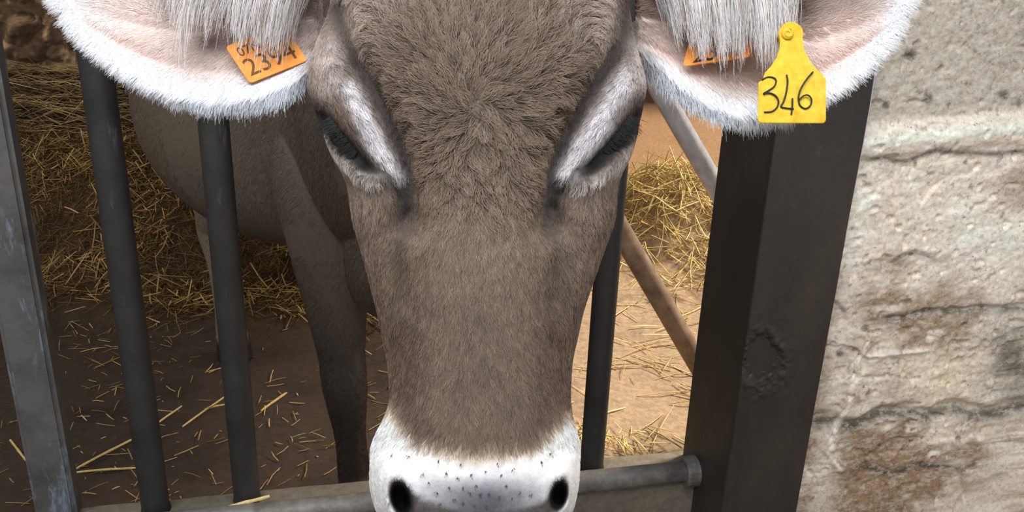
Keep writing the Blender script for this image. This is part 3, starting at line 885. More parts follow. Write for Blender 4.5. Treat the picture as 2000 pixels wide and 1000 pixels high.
TAUPE = lin(125, 107, 91)
def coat(px, py):
    """albedo of the face coat at a place on the face (its markings, with some crease shade painted in)"""
    n = px.shape[0]
    c = np.tile(TAUPE, (n, 1))
    def bl(c, col, m): m = np.clip(m, 0, 1)[:, None]; return c * (1 - m) + np.asarray(col) * m
    g = lambda poly, w: np.exp(-(segdist(px, py, poly)[0] / w) ** 2)
    w1 = fbm(px / 45, py / 60, seed=301)
    c = c * (1 + .12 * w1[:, None])
    # paler poll corners and forehead edges
    c = bl(c, lin(182, 164, 152), sm(190, 0, py) * sm(90, 250, np.abs(px - 935)) * .8)
    c = bl(c, lin(160, 138, 120), np.exp(-((px - 930) / 120) ** 2 - ((py - 460) / 110) ** 2) * .55)
    for poly in ([(797, 430), (783, 500), (792, 570)], [(1074, 430), (1088, 500), (1080, 570)]):  # creases beside the nose bridge, shade painted to bring out the planes
        c = bl(c, lin(92, 79, 70), g(poly, 20) * .65)
    for poly in ([(790, 620), (798, 740), (812, 835)], [(1078, 620), (1082, 740), (1062, 830)]):
        c = bl(c, lin(86, 69, 57), g(poly, 34) * .75)
    c = bl(c, lin(118, 98, 84), sm(560, 700, py) * sm(60, 150, np.abs(px - 935)) * .5)
    # cheeks
    c = bl(c, lin(152, 134, 120), g([(700, 380), (725, 480)], 30) * .5 + g([(1170, 400), (1140, 500)], 34) * .6)
    # dark fur round the eyes and in the furrows, with furrow shade painted in
    for poly in ([(684, 100), (728, 168), (768, 245), (790, 320), (794, 400)], [(1212, 95), (1155, 175), (1110, 260), (1086, 330), (1079, 400)]):
        c = bl(c, lin(66, 60, 58), g(poly, 25) * .95)
    for poly in ([(655, 10), (668, 50), (686, 110)], [(1222, 0), (1218, 60), (1206, 115)]):
        c = bl(c, lin(68, 55, 46), g(poly, 24) * .9)
    for poly in ([(598, 195), (632, 230), (680, 285), (728, 334)], [(1262, 190), (1240, 235), (1190, 300), (1140, 340)]):
        c = bl(c, lin(58, 50, 46), g(poly, 21))
    # pale lids
    for poly, w in (([(672, 160), (694, 205), (724, 258), (752, 310), (772, 340)], 13), ([(706, 250), (745, 315)], 10), ([(1232, 140), (1205, 190), (1165, 252), (1114, 325)], 18), ([(1190, 240), (1138, 312)], 14)):
        c = bl(c, lin(226, 220, 222), g(poly, w) * .95)
    for poly, w in (([(632, 258), (650, 300), (690, 338), (735, 352)], 9), ([(1240, 280), (1212, 322), (1168, 350), (1130, 366)], 11)):
        c = bl(c, lin(206, 194, 184), g(poly, w) * .95)
    c = bl(c, lin(200, 186, 178), g([(640, 90), (640, 160)], 24) * .75 + g([(1248, 90), (1250, 150)], 22) * .7)
    for poly in ([(745, 325), (776, 366), (788, 400)], [(1132, 322), (1100, 358), (1084, 395)]):
        c = bl(c, lin(66, 58, 54), g(poly, 5) * .8)
    # dark eye opening
    for poly in ([(640, 240), (672, 276), (712, 324)], [(1236, 240), (1200, 276), (1154, 322)]):
        c = bl(c, lin(24, 20, 18), g(poly, 15) * 1.0)
    # white muzzle
    yb = np.interp(px, [700, 735, 765, 785, 812, 845, 880, 930, 990, 1030, 1065, 1090, 1112, 1140], [800, 812, 806, 828, 862, 884, 893, 898, 896, 886, 858, 826, 808, 806])
    yb = yb + 7 * noise(px / 9, py / 30, seed=305) + 5 * noise(px / 22, 0, seed=306)
    c = bl(c, lin(216, 194, 168), np.exp(-((py - yb) / 20) ** 2) * .6)
    m = sm(-8, 22, py - yb)
    c = bl(c, lin(252, 250, 246), m)
    grey = np.exp(-((px - 945) / 165) ** 2) * sm(900, 965, py)
    c = bl(c, lin(160, 162, 172), m * grey * .85)
    c = bl(c, lin(72, 72, 76), m * np.exp(-((px - 950) / 100) ** 2) * sm(915, 980, py) * .88)
    pad = sm(0, 14, py - np.interp(px, [770, 800, 830, 870, 910, 980, 1030, 1060, 1080, 1100], [925, 950, 968, 983, 994, 994, 983, 973, 955, 935]))
    c = bl(c, lin(92, 86, 84), pad * sm(775, 800, px) * sm(1100, 1075, px))
    q = nostril(px, py)
    c = bl(c, lin(60, 52, 50), sm(1.35, .95, q)); c = bl(c, lin(20, 17, 16), sm(1.0, .8, q))
    return np.clip(c, .004, 1)

PORES = [(857, 900), (900, 906), (972, 905), (870, 924), (922, 928), (948, 920), (979, 928), (1002, 917), (837, 942), (895, 934), (877, 952), (904, 952), (930, 948), (988, 948), (852, 962), (917, 962), (938, 965), (957, 964), (975, 970), (1000, 972), (887, 975), (905, 980), (858, 984), (926, 985), (950, 988), (1016, 962), (1037, 966), (825, 925), (765, 890), (797, 891), (1075, 884), (1058, 902)]

def region_colors(v, nrm):
    r, px, py, d = region(v)
    c = np.zeros((len(v), 3))
    hd = r == 1
    c[hd] = coat(px[hd], py[hd])
    er = r == 2
    c[er] = lin(238, 216, 206) * (1 + .06 * fbm(px[er] / 50, py[er] / 50, seed=311))[:, None]
    bd = r == 0
    b = v[bd]
    base = np.tile(lin(146, 130, 114), (len(b), 1))
    k = fbm(b[:, 0] * 4, b[:, 1] * 4, b[:, 2] * 4, octaves=4, seed=313)
    base = base * (1 + .18 * k[:, None])
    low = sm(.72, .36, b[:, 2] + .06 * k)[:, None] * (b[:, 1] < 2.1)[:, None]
    base = base * (1 - low) + lin(40, 34, 30) * low  # lower forelegs darkened: muck, with shade painted in
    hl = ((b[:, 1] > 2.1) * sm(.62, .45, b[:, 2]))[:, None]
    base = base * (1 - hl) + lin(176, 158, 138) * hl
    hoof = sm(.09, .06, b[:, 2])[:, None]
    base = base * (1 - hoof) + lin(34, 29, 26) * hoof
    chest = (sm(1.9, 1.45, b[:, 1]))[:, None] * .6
    base = base * (1 - chest) + lin(98, 84, 75) * chest  # chest darkened towards the head, the head's shadow put into the colour
    c[bd] = base
    return np.clip(c, .003, 1), r, px, py

def build_cow_body():
    parts, ax, lat = cow_parts()
    V, Fs, off = [], [], 0
    for v, f in parts:
        V.append(v); Fs += [[i + off for i in q] for q in f]; off += len(v)
    me = bpy.data.meshes.new('cow_raw'); me.from_pydata(np.concatenate(V).tolist(), [], Fs); me.update()
    tmp = bpy.data.objects.new('cow_raw', me); COL.objects.link(tmp)
    rm = tmp.modifiers.new('r', 'REMESH'); rm.mode = 'VOXEL'; rm.voxel_size = .0036; rm.use_smooth_shade = True
    s = tmp.modifiers.new('s', 'SMOOTH'); s.factor = .5; s.iterations = 4
    dg = bpy.context.evaluated_depsgraph_get()
    out = bpy.data.meshes.new_from_object(tmp.evaluated_get(dg))
    bpy.data.objects.remove(tmp); bpy.data.meshes.remove(me)
    out.name = 'cow'
    n = len(out.vertices)
    v = np.empty(n * 3, np.float32); out.vertices.foreach_get('co', v); v = v.reshape(-1, 3).astype(float)
    nr = np.empty(n * 3, np.float32); out.vertices.foreach_get('normal', nr); nr = nr.reshape(-1, 3).astype(float)
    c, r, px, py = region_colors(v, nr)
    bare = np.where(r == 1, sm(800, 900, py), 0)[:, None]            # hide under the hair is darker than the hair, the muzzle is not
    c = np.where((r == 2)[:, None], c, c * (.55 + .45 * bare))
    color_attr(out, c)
    out.polygons.foreach_set('use_smooth', np.ones(len(out.polygons), bool))
    base = cow_base = np.array([-.45, 1.9, 0])
    # surface samples: per face
    nf = len(out.polygons)
    lt = np.empty(nf, np.int32); out.polygons.foreach_get('loop_total', lt)
    ls = np.empty(nf, np.int32); out.polygons.foreach_get('loop_start', ls)
    vi = np.empty(len(out.loops), np.int32); out.loops.foreach_get('vertex_index', vi)
    q = ls[lt == 4][:, None] + np.arange(4)
    quads = vi[q]
    cow = link('cow', out, MAT['skin'], loc=base, label='grey brown dairy cow with white muzzle pushing her head out between the fence bars', cat='cow')
    return cow, v, nr, quads, r, ax, lat

COW, CV, CN, CQ, CR, AX, LAT = build_cow_body()

def hair_object(name, roots, dirs, nrm, length, radius, cols, mat, parent, lift=.35, clump=None, wave=.0, droop=0.0, npts=5, tipfrac=.25, grad=(1, 1)):
    n = len(roots)
    s = np.linspace(0, 1, npts)
    dirs = dirs - nrm * (dirs * nrm).sum(1, keepdims=True)
    dirs /= np.linalg.norm(dirs, axis=1, keepdims=True) + 1e-9
    lf = np.broadcast_to(np.asarray(lift, float), (n,))[:, None]
    side = np.cross(nrm, dirs)
    ph = rng.random(n)[:, None] * 6.28
    Lc = length[:, None]
    pts = np.empty((n, npts, 3))
    for k, t in enumerate(s):
        p = roots + dirs * Lc * t * (1 - .15 * lf) + nrm * Lc * lf * (t - .45 * t * t)
        if wave: p = p + side * Lc * wave * np.sin(ph + t * 5) * t
        if droop: p = p + np.array([0, 0, -1.0]) * Lc * droop * t * t
        pts[:, k] = p
    if clump is not None:
        tip, amt = clump(pts[:, -1], roots)
        for k, t in enumerate(s):
            pts[:, k] += (tip - pts[:, -1] if k < npts - 1 else 0) * (amt * t ** 1.5) if k < npts - 1 else 0
        pts[:, -1] += (tip - pts[:, -1]) * amt
    hc = bpy.data.hair_curves.new(name)
    hc.add_curves([npts] * n)
    hc.position_data.foreach_set('vector', (pts - np.array(parent['_o'])).astype(np.float32).ravel())
    ra = hc.attributes.get('radius') or hc.attributes.new('radius', 'FLOAT', 'POINT')
    prof = (1 - (1 - tipfrac) * s ** 1.6)
    ra.data.foreach_set('value', (radius[:, None] * prof[None]).astype(np.float32).ravel())
    ca = hc.attributes.new('tint', 'FLOAT_COLOR', 'POINT')
    cc = np.ones((n, npts, 4), np.float32); cc[..., :3] = np.clip(cols[:, None, :] * (grad[0] + (grad[1] - grad[0]) * s ** .8)[None, :, None] if np.ndim(grad[0]) == 0 else cols[:, None, :] * (grad[0][:, None] + (grad[1] - grad[0])[:, None] * s[None] ** .8)[..., None], 0, .97)
    ca.data.foreach_set('color', cc.ravel())
    o = bpy.data.objects.new(name, hc); COL.objects.link(o)
    o.parent = parent; o['_o'] = list(parent['_o']); hc.materials.append(mat); o['kind'] = 'stuff'
    return o

def cell_clump(cell, amt):
    """pull tips together inside jittered cells of the picture of the face (cell in metres on the surface)"""
    def fn(tips, roots):
        u = roots @ RGT / cell; w = roots @ UPV / cell
        best = np.full(len(tips), 1e9); key = np.zeros(len(tips), np.int64)
        iu, iw = np.floor(u).astype(np.int64), np.floor(w).astype(np.int64)
        for a in (-1, 0, 1):
            for b in (-1, 0, 1):
                ju, jw = iu + a, iw + b
                cu = ju + _hash(ju, jw, jw * 0, 5); cw = jw + _hash(ju, jw, jw * 0, 6)
                d = (u - cu) ** 2 + (w - cw) ** 2
                m = d < best
                best = np.where(m, d, best); key = np.where(m, ju * 100003 + jw, key)
        _, inv = np.unique(key, return_inverse=True)
        k = inv.max() + 1
        cnt = np.bincount(inv, minlength=k)[:, None]
        mean = np.stack([np.bincount(inv, tips[:, i], k) for i in range(3)], 1) / cnt
        return mean[inv], np.broadcast_to(amt * rng.uniform(.4, 1.1, len(tips)), (len(tips),))[:, None]
    return fn

def sample(quads, V, N, weight, n):
    a, b, c, d = (V[quads[:, k]] for k in range(4))
    area = .5 * (np.linalg.norm(np.cross(b - a, c - a), axis=1) + np.linalg.norm(np.cross(c - a, d - a), axis=1))
    pr = area * weight; pr /= pr.sum()
    i = rng.choice(len(quads), n, p=pr)
    s, t = rng.random((2, n, 1))
    w = ((1 - s) * (1 - t), s * (1 - t), s * t, (1 - s) * t)
    p = sum(w[k] * V[quads[i, k]] for k in range(4))
    nn = sum(w[k] * N[quads[i, k]] for k in range(4))
    return p, nn / np.linalg.norm(nn, axis=1, keepdims=True)

def build_face_fur():
    qc = CV[CQ].mean(1); qn = CN[CQ].mean(1)
    r = CR[CQ[:, 0]]
    view = CAM - qc; view /= np.linalg.norm(view, axis=1, keepdims=True)
    face = (qn * view).sum(1)
    px, py, d = proj(qc)
    wgt = (r == 1) * (face > -.15) * (py > -240) * (py < 1100) * sm(1.02, 1.25, nostril(px, py)) * (d < .80)
    wgt = wgt * (1 + .8 * sm(.6, .1, face)) * (1 + 2.5 * np.exp(-(np.hypot(px - 933, py - 208) / 22) ** 2))
    lidq = np.minimum(segdist(px, py, [(648, 120), (686, 200), (728, 272), (785, 345), (796, 430)])[0], segdist(px, py, [(1245, 120), (1195, 200), (1150, 272), (1095, 345), (1078, 430)])[0])
    wgt = wgt * (1 + 1.2 * np.exp(-(lidq / 55) ** 2))
    for poly in ([(640, 236), (676, 280), (712, 324)], [(1236, 236), (1200, 276), (1154, 324)]):
        wgt = wgt * sm(9, 14, segdist(px, py, poly)[0])
    n = 200000
    p, nn = sample(CQ, CV, CN, wgt + 1e-12, n)
    px, py, d = proj(p)
    # direction of the coat in the picture plane of the face
    wx, wy = 933, 208
    dx, dy = px - wx, py - wy
    R_ = np.hypot(dx, dy) + 1e-6
    swirl = np.exp(-(R_ / 85) ** 2)
    vx = dx / R_ - .9 * swirl * dy / R_; vy = dy / R_ + .9 * swirl * dx / R_
    down = sm(230, 420, py)
    vx = vx * (1 - down) + down * (dx / 420); vy = vy * (1 - down) + down * 1.0
    side = sm(170, 250, np.abs(dx)) * sm(420, 330, py)
    vx = vx * (1 - side) + side * np.sign(dx) * .35; vy = vy * (1 - side) + side * 1.0
    fore = sm(470, 330, py) * sm(300, 200, np.abs(dx))
    fan = np.exp(-(dx / 95) ** 2) * sm(20, -30, dy)
    an = (1 - .75 * fan) * fbm(px / 28, py / 28, octaves=2, seed=401) * (.25 + 1.0 * fore) + (1 - .8 * fan) * fbm(px / 75, py / 75, octaves=2, seed=402) * (.15 + .8 * fore) * (1 - swirl) + rng.normal(0, .16, n)
    ca, sa = np.cos(an), np.sin(an)
    vx, vy = vx * ca - vy * sa, vx * sa + vy * ca
    lid = np.minimum(segdist(px, py, [(648, 120), (686, 200), (728, 272), (775, 345)])[0], segdist(px, py, [(1245, 120), (1195, 200), (1150, 272), (1105, 345)])[0])
    lw = np.exp(-(lid / 75) ** 2) * (np.abs(dx) > 120)
    vx = vx * (1 - lw) - np.sign(dx) * .48 * lw; vy = vy * (1 - lw) + .88 * lw
    dirs = vx[:, None] * RGT - vy[:, None] * UPV
    mz = sm(850, 900, py)
    length = .0085 + .0105 * fore + .002 * sm(-20, 120, 300 - py) - .0050 * mz
    near_eye = np.minimum(segdist(px, py, [(600, 200), (640, 240), (720, 330), (780, 350)])[0], segdist(px, py, [(1265, 200), (1240, 240), (1150, 330), (1100, 350)])[0])
    gl, tl = segdist(px, py, [(662, 20), (682, 90), (728, 168), (765, 242), (789, 312), (796, 370), (797, 440)])
    gr, tr = segdist(px, py, [(1226, 10), (1212, 85), (1155, 172), (1108, 258), (1084, 330), (1077, 380), (1074, 440)])
    fur_row = np.maximum(np.exp(-(np.minimum(gl, gr) / 42) ** 2), np.exp(-(near_eye / 62) ** 2))
    length = length * (1 - .50 * fur_row)
    fore = fore * (1 - fur_row)
    length = length * rng.uniform(.65, 1.25, n)
    cols = coat(px, py)
    v = rng.normal(1, .18, (n, 1)) + .20 * noise(px / 9, py / 16, seed=405)[:, None]
    v = np.where(mz[:, None] > .5, 1 - .25 * (1 - v), v)
    dark = (rng.random(n) < (.10 + .10 * fore) * (1 - mz))[:, None]
    cols = np.clip(cols * v.clip(.45, 1.6) * np.where(dark, .45, 1), 0, .97)
    pore = np.full(n, 1e9)
    for (x, y) in PORES: pore = np.minimum(pore, np.hypot(px - x, py - y))
    cols = np.where((pore < 3.2)[:, None], lin(84, 76, 76), cols)
    rad = (.00016 + .00005 * fore - .00002 * mz) * rng.uniform(.8, 1.3, n)
    lift = (.20 + .06 * fore + .14 * rng.random(n) - .06 * mz) * (1 - .55 * np.exp(-(R_ / 22) ** 2)) * (1 - .25 * fur_row)
    hair_object('fur', p + nn * -.0004, dirs, nn, length, rad, cols, MAT['fur'], COW, lift=lift, clump=cell_clump(.0074, .25 + .65 * fore), wave=.12, grad=(.58 + .42 * mz - .28 * fore, 1.25 - .25 * mz + .2 * fore))  # roots darkened and tips lightened so the gaps between tufts look shaded

def build_body_fur():
    qc = CV[CQ].mean(1); qn = CN[CQ].mean(1)
    r = CR[CQ[:, 0]]
    view = CAM - qc; view /= np.linalg.norm(view, axis=1, keepdims=True)
    face = (qn * view).sum(1)
    px, py, d = proj(qc)
    wgt = (r == 0) * (face > -.2) * (px > 180) * (px < 1320) * (py < 1050) * (py > -120) * (qc[:, 2] > .08) * ((px < 800) | (px > 1100)) / np.maximum(d, .8) ** 1.3
    n = 95000
    p, nn = sample(CQ, CV, CN, wgt + 1e-12, n)
    c, _, px, py = region_colors(p, nn)
    d0 = -AX * .7 + np.array([0, 0, -.75])
    dirs = np.tile(d0, (n, 1)) + rng.normal(0, .18, (n, 3)) + .2 * np.stack([fbm(p[:, 0] * 14, p[:, 1] * 14, p[:, 2] * 14, seed=s) for s in (411, 412, 413)], 1)
    cols = np.clip(c * rng.normal(1, .18, (n, 1)).clip(.5, 1.6), 0, .95)
    hair_object('fur', p, dirs, nn, rng.uniform(.010, .018, n), rng.uniform(.00028, .00042, n), cols, MAT['fur'], COW, lift=.14, clump=cell_clump(.010, .15), npts=4, grad=(.92, 1.06))

def ear_frame(side, u, v):
    e = 1e-3
    p = ear_pt(side, u, v)
    du = ear_pt(side, u + e, v) - ear_pt(side, u - e, v)
    dv = ear_pt(side, u, v + e) - ear_pt(side, u, v - e)
    du /= np.linalg.norm(du, axis=1, keepdims=True); dv /= np.linalg.norm(dv, axis=1, keepdims=True)
    nn = np.cross(du, dv); nn /= np.linalg.norm(nn, axis=1, keepdims=True)
    s = np.sign((nn * (CAM - p)).sum(1, keepdims=True))
    return p, du, dv, nn * s

def build_ear_fur():
    for side in (-1, 1):
        # short soft hair over the inner face
        n = 26000
        u = rng.beta(1.1, 1.0, n) * .995; v = rng.uniform(-.98, .99, n)
        p, du, dv, nn = ear_frame(side, u, v)
        px, py, _ = proj(p)
        edge = sm(.55, .95, np.abs(v)) + sm(.75, 1.0, u); edge = np.clip(edge, 0, 1)
        pink = lin(244, 226, 218) if side == -1 else lin(238, 214, 204); white = lin(248, 248, 250)
        deep = np.exp(-((v + .15) / .38) ** 2) * sm(.75, .35, u)
        c = pink * (1 - edge[:, None]) + white * edge[:, None]
        c = c * (1 - .25 * deep[:, None]) + lin(214, 172, 150) * .25 * deep[:, None]
        if side == 1:
            fold = np.exp(-((px - 1548) / 46) ** 2 - ((py - 18) / 52) ** 2) * .95 + np.exp(-((px - 1640) / 60) ** 2 - ((py - 5) / 40) ** 2) * .4 + np.exp(-((px - 1430) / 60) ** 2 - ((py - 160) / 28) ** 2) * .35
        else:
            fold = np.exp(-((px - 345) / 25) ** 2 - ((py - 5) / 25) ** 2) * .7 + np.exp(-((px - 420) / 22) ** 2 - ((py - 78) / 16) ** 2) * .6
        c = c * (1 - fold[:, None]) + lin(96, 74, 60) * fold[:, None]  # brown fold hair with the inner shadow of the ear painted in
        c = c * rng.normal(1, .05, (n, 1)).clip(.8, 1.15)
        base = sm(.10, .0, u)[:, None]; c = c * (1 - base * .6) + TAUPE * base * .6
        dirs = dv * (np.sign(v) * (.35 + .5 * np.abs(v)) + .25)[:, None] + du * .75 + rng.normal(0, .22, (n, 3)) + .5 * fbm(px / 30, py / 30, seed=421)[:, None] * du
        L = (.010 + .012 * edge) * rng.uniform(.7, 1.25, n)
        hair_object('ear_fur', p, dirs, nn, L, rng.uniform(.00016, .00026, n), np.clip(c, 0, .97), MAT['ear_hair'], COW, lift=.25, clump=cell_clump(.006, .35), npts=4)
        # fringe along the rim
        n = 17000
        t = rng.random(n)
        u = .02 + .98 * t; v = np.where(rng.random(n) < .72, 1, -1) * rng.uniform(.86, 1.0, n)
        p, du, dv, nn = ear_frame(side, np.minimum(u, .995), v)
        p = p - nn * rng.uniform(-.002, .009, n)[:, None]
        px, py, _ = proj(p)
        tip = sm(.72, 1, u)[:, None]
        dirs = dv * np.sign(v)[:, None] * (1 - .55 * tip) + du * (.20 + .8 * tip) + rng.normal(0, .26, (n, 3)) + np.array([0, 0, -.15])
        dirs /= np.linalg.norm(dirs, axis=1, keepdims=True)
        nn2 = nn * .9 + rng.normal(0, .3, (n, 3)); nn2 -= dirs * (nn2 * dirs).sum(1, keepdims=True); nn2 /= np.linalg.norm(nn2, axis=1, keepdims=True)
        c = np.tile(lin(238, 241, 247), (n, 1)) * rng.normal(1, .05, (n, 1)).clip(.8, 1.05)
        base = sm(.14, .02, u)[:, None]; c = c * (1 - base * .75) + lin(96, 84, 74) * base * .75
        L = rng.uniform(.010, .026, n) * (1 + .15 * noise(px / 25, py / 25, seed=425))
        hair_object('ear_fringe', p, dirs, nn2, L, rng.uniform(.00014, .00024, n), np.clip(c, 0, .97), MAT['ear_hair'], COW, lift=.10, clump=cell_clump(.005, .5), npts=4, droop=.08)
        # long hair hanging from the upper front edge over the inner ear
        n = 4200 if side == 1 else 3000
        if side == 1:
            x = np.where(rng.random(n) < .88, 1258 + 242 * rng.beta(1.25, 1.5, n), 1450 + 90 * rng.beta(1.6, 1.6, n)); yy = rng.uniform(-95, 0, n)
            tx = 1285 + (x - 1262) * .93 + 15; ty = 36 + 38 * np.clip((x - 1270) / 120, 0, 1) + rng.normal(0, 22, n) + 45 * np.exp(-((x - 1492) / 9) ** 2)
        else:
            x = 335 + 290 * rng.beta(1.7, 1.2, n); yy = rng.uniform(-95, 0, n)
            tx = x - 44 + (622 - x) * -.03; ty = 16 + 34 * np.exp(-((x - 560) / 75) ** 2) + rng.normal(0, 24, n) + 22 * np.exp(-((x - 585) / 14) ** 2) + 90 * np.exp(-((x - 398) / 5) ** 2)
        lk = noise(x / 10, 0.5, seed=430 + side); x = x + 9 * noise(x / 16, 7.7, seed=435)
        ty = ty + (-70 * rng.random(n) * (sm(1440, 1540, x) if side == 1 else sm(430, 340, x)))
        tx = tx + 11 * noise(x / 14, 1.5, seed=431 + side) + rng.normal(0, 4, n); ty = ty + 30 * lk
        d0 = .715 + rng.uniform(-.006, .02, n); d1 = .712 + rng.uniform(0, .014, n)
        e = EARS[side]; order = np.argsort(e['x'])
        ur = np.interp(x, np.array(e['x'])[order], np.array(e['u'])[order])
        cyr = np.interp(ur, e['u'], e['cy']); hwr = np.interp(ur, e['u'], e['hw'])
        vr = -1 + .5 * rng.random(n) ** 1.5
        r0 = ear_pt(side, ur, vr); r1 = P(tx, ty, d1)
        npts = 6; s = np.linspace(0, 1, npts)
        pts = np.empty((n, npts, 3))
        bow = rng.normal(0, .003, n)[:, None] * RGT + (-.010 + rng.normal(0, .003, n))[:, None] * FWD + .006 * UPV
        for k, t in enumerate(s):
            pts[:, k] = r0 + (r1 - r0) * t + bow * (4 * t * (1 - t)) * .8
        hc = bpy.data.hair_curves.new('ear_hair'); hc.add_curves([npts] * n)
        hc.position_data.foreach_set('vector', (pts - np.array(COW['_o'])).astype(np.float32).ravel())
        ra = hc.attributes.get('radius') or hc.attributes.new('radius', 'FLOAT', 'POINT')
        ra.data.foreach_set('value', (rng.uniform(.00012, .00030, n)[:, None] * (1 - .7 * s ** 2)[None]).astype(np.float32).ravel())
        at = hc.attributes.new('tint', 'FLOAT_COLOR', 'POINT')
        c = np.tile(lin(226, 222, 220), (n, 1)) * (rng.normal(1, .14, (n, 1)) + .25 * lk[:, None]).clip(.35, 1.12)
        brown = (rng.random(n) < .12)[:, None]
        c = np.where(brown, lin(150, 124, 100), c)
        nearhead = (sm(1305, 1262, x) if side == 1 else sm(575, 620, x))[:, None]
        c = c * (1 - .6 * nearhead) + lin(112, 104, 98) * .6 * nearhead
        cc = np.ones((n, npts, 4), np.float32); cc[..., :3] = np.clip(c, 0, .97)[:, None]
        at.data.foreach_set('color', cc.ravel())
        o = bpy.data.objects.new('ear_hair', hc); COL.objects.link(o); o.parent = COW; o['_o'] = list(COW['_o']); hc.materials.append(MAT['ear_hair']); o['kind'] = 'stuff'
        o['label'] = 'long white hair hanging inside the ear'

def build_eyes():
    t = NT('eye'); t.color(tuple(lin(20, 15, 13))); t.set(Roughness=.12)
    t.b.inputs['Specular IOR Level'].default_value = .25
    for (a, b) in (((640, 238), (716, 326)), ((1236, 238), (1152, 326))):
        mx, my = (a[0] + b[0]) / 2, (a[1] + b[1]) / 2
        # surface depth there, from the finished hide
        px, py, d = proj(CV)
        m = (np.hypot(px - mx, py - my) < 10) & (CR == 1)
        dep = np.sort(d[m])[:max(4, m.sum() // 3)].mean()
        c = P(mx, my, dep + .0125)
        bm = bmesh.new(); bmesh.ops.create_uvsphere(bm, u_segments=40, v_segments=24, radius=1)
        ang = math.atan2(-(b[1] - a[1]), b[0] - a[0])
        l = RGT * math.cos(ang) + UPV * math.sin(ang); w = -RGT * math.sin(ang) + UPV * math.cos(ang)
        for v in bm.verts:
            q = c + l * v.co.x * .020 + w * v.co.y * .0105 - FWD * v.co.z * .0125
            v.co = q
        bm.normal_update()
        bm_obj('eye', bm, t.m, smooth=True, parent=COW, loc=c, label='dark glossy half closed eye')
        # lashes on the outer upper lid
        n = 260
        s = rng.random(n)
        sg = -1 if a[0] < 900 else 1
        x = a[0] + (b[0] - a[0]) * s * .75 - sg * 6 ; y = a[1] + (b[1] - a[1]) * s * .75 - 12
        root = P(x, y, dep - .004 + .012 * (1 - s) * .5)
        dr = sg * RGT * .8 - UPV * .75 - FWD * .35
        dirs = np.tile(dr, (n, 1)) + rng.normal(0, .2, (n, 3))
        nn = np.tile(-FWD, (n, 1))
        hair_object('eyelashes', root, dirs, nn, rng.uniform(.010, .019, n), rng.uniform(.00018, .0003, n), np.tile(lin(22, 18, 16), (n, 1)), MAT['fur'], COW, lift=.15, npts=4)

def build_whiskers():
    n = len(PORES)
    pr = np.array(PORES, float)
    px, py, d = proj(CV)
    roots = []
    for (x, y) in PORES:
        m = (np.abs(px - x) < 7) & (np.abs(py - y) < 7) & (CR == 1) & (d < .66)
        roots.append(P(x, y, (d[m].min() if m.any() else .6) - .0008))
    roots = np.repeat(np.array(roots), 5, 0) + rng.normal(0, .0005, (n * 5, 3))
    hair_object('whiskers', roots, np.tile(-UPV, (n * 5, 1)) + rng.normal(0, .5, (n * 5, 3)), np.tile(-FWD, (n * 5, 1)), rng.uniform(.0010, .0022, n * 5), np.full(n * 5, .00024), np.tile(lin(70, 64, 64), (n * 5, 1)), MAT['fur'], COW, lift=.8, npts=4)

build_face_fur(); build_body_fur(); build_ear_fur(); build_eyes(); build_whiskers()

# ------------------------------------------------------------------ ear tags
def stroke_mesh(bm, pts, w, thick, out):
    """flat pen stroke: a narrow tube pressed against the tag"""
    tube(bm, pts, w, 8)

def tag_plate(name, outline, dep, thick, mat, **kw):
    """outline in picture px; dep(px,py) gives distance"""
    pts = [(x, y) for x, y in outline]
    bm = bmesh.new()
    front = [bm.verts.new(P(x, y, dep(x, y))) for x, y in pts]
    back = [bm.verts.new(P(x, y, dep(x, y) + thick)) for x, y in pts]
    bm.faces.new(front[::-1]); bm.faces.new(back)
    for k in range(len(pts)):
        k2 = (k + 1) % len(pts)
        bm.faces.new((front[k], front[k2], back[k2], back[k]))
    bmesh.ops.recalc_face_normals(bm, faces=bm.faces)
    e = [e for e in bm.edges if all(v in front for v in e.verts)]
    bmesh.ops.bevel(bm, geom=e, offset=.0006, segments=2, affect='EDGES')
    return bm

def rounded(poly, r):
    """round the corners of a polygon"""
    out = []; n = len(poly)
    for k in range(n):
        p0, p1, p2 = (np.array(poly[(k + j) % n], float) for j in (-1, 0, 1))
        rr = r[k] if not np.isscalar(r) else r
        a = p1 + (p0 - p1) / np.linalg.norm(p0 - p1) * rr; b = p1 + (p2 - p1) / np.linalg.norm(p2 - p1) * rr
        for t in np.linspace(0, 1, 6):
            out.append(tuple((1 - t) ** 2 * a + 2 * t * (1 - t) * p1 + t * t * b))
    return out

def tag_mat(name, c0, c1):
    t = NT(name); t.color(t.ramp(t.noise(90, 6, .65), [(.35, c0), (.65, c1)])); t.set(Roughness=.5); t.b.inputs['Specular IOR Level'].default_value = .3
    t.bump(t.noise(400, 4), .15, .001)
    return t.m
MAT['orange'] = tag_mat('orange_plastic', lin(236, 140, 44), lin(246, 164, 70))
MAT['yellow'] = tag_mat('yellow_plastic', lin(214, 172, 34), lin(238, 204, 66))
MAT['ink'] = mat_flat('ink', lin(34, 34, 40), .7)
MAT['print'] = mat_flat('print', lin(104, 62, 26), .7)

def smooth_line(pts, n=40):
    pts = np.array(pts, float)
    m = len(pts) - 1; out = []
    for x in np.linspace(0, m, n):
        i = min(int(x), m - 1); f = x - i
        p0, p1, p2, p3 = pts[max(i - 1, 0)], pts[i], pts[i + 1], pts[min(i + 2, m)]
        out.append(.5 * (2 * p1 + (p2 - p0) * f + (2 * p0 - 5 * p1 + 4 * p2 - p3) * f * f + (3 * p1 - p0 - 3 * p2 + p3) * f ** 3))
    return out

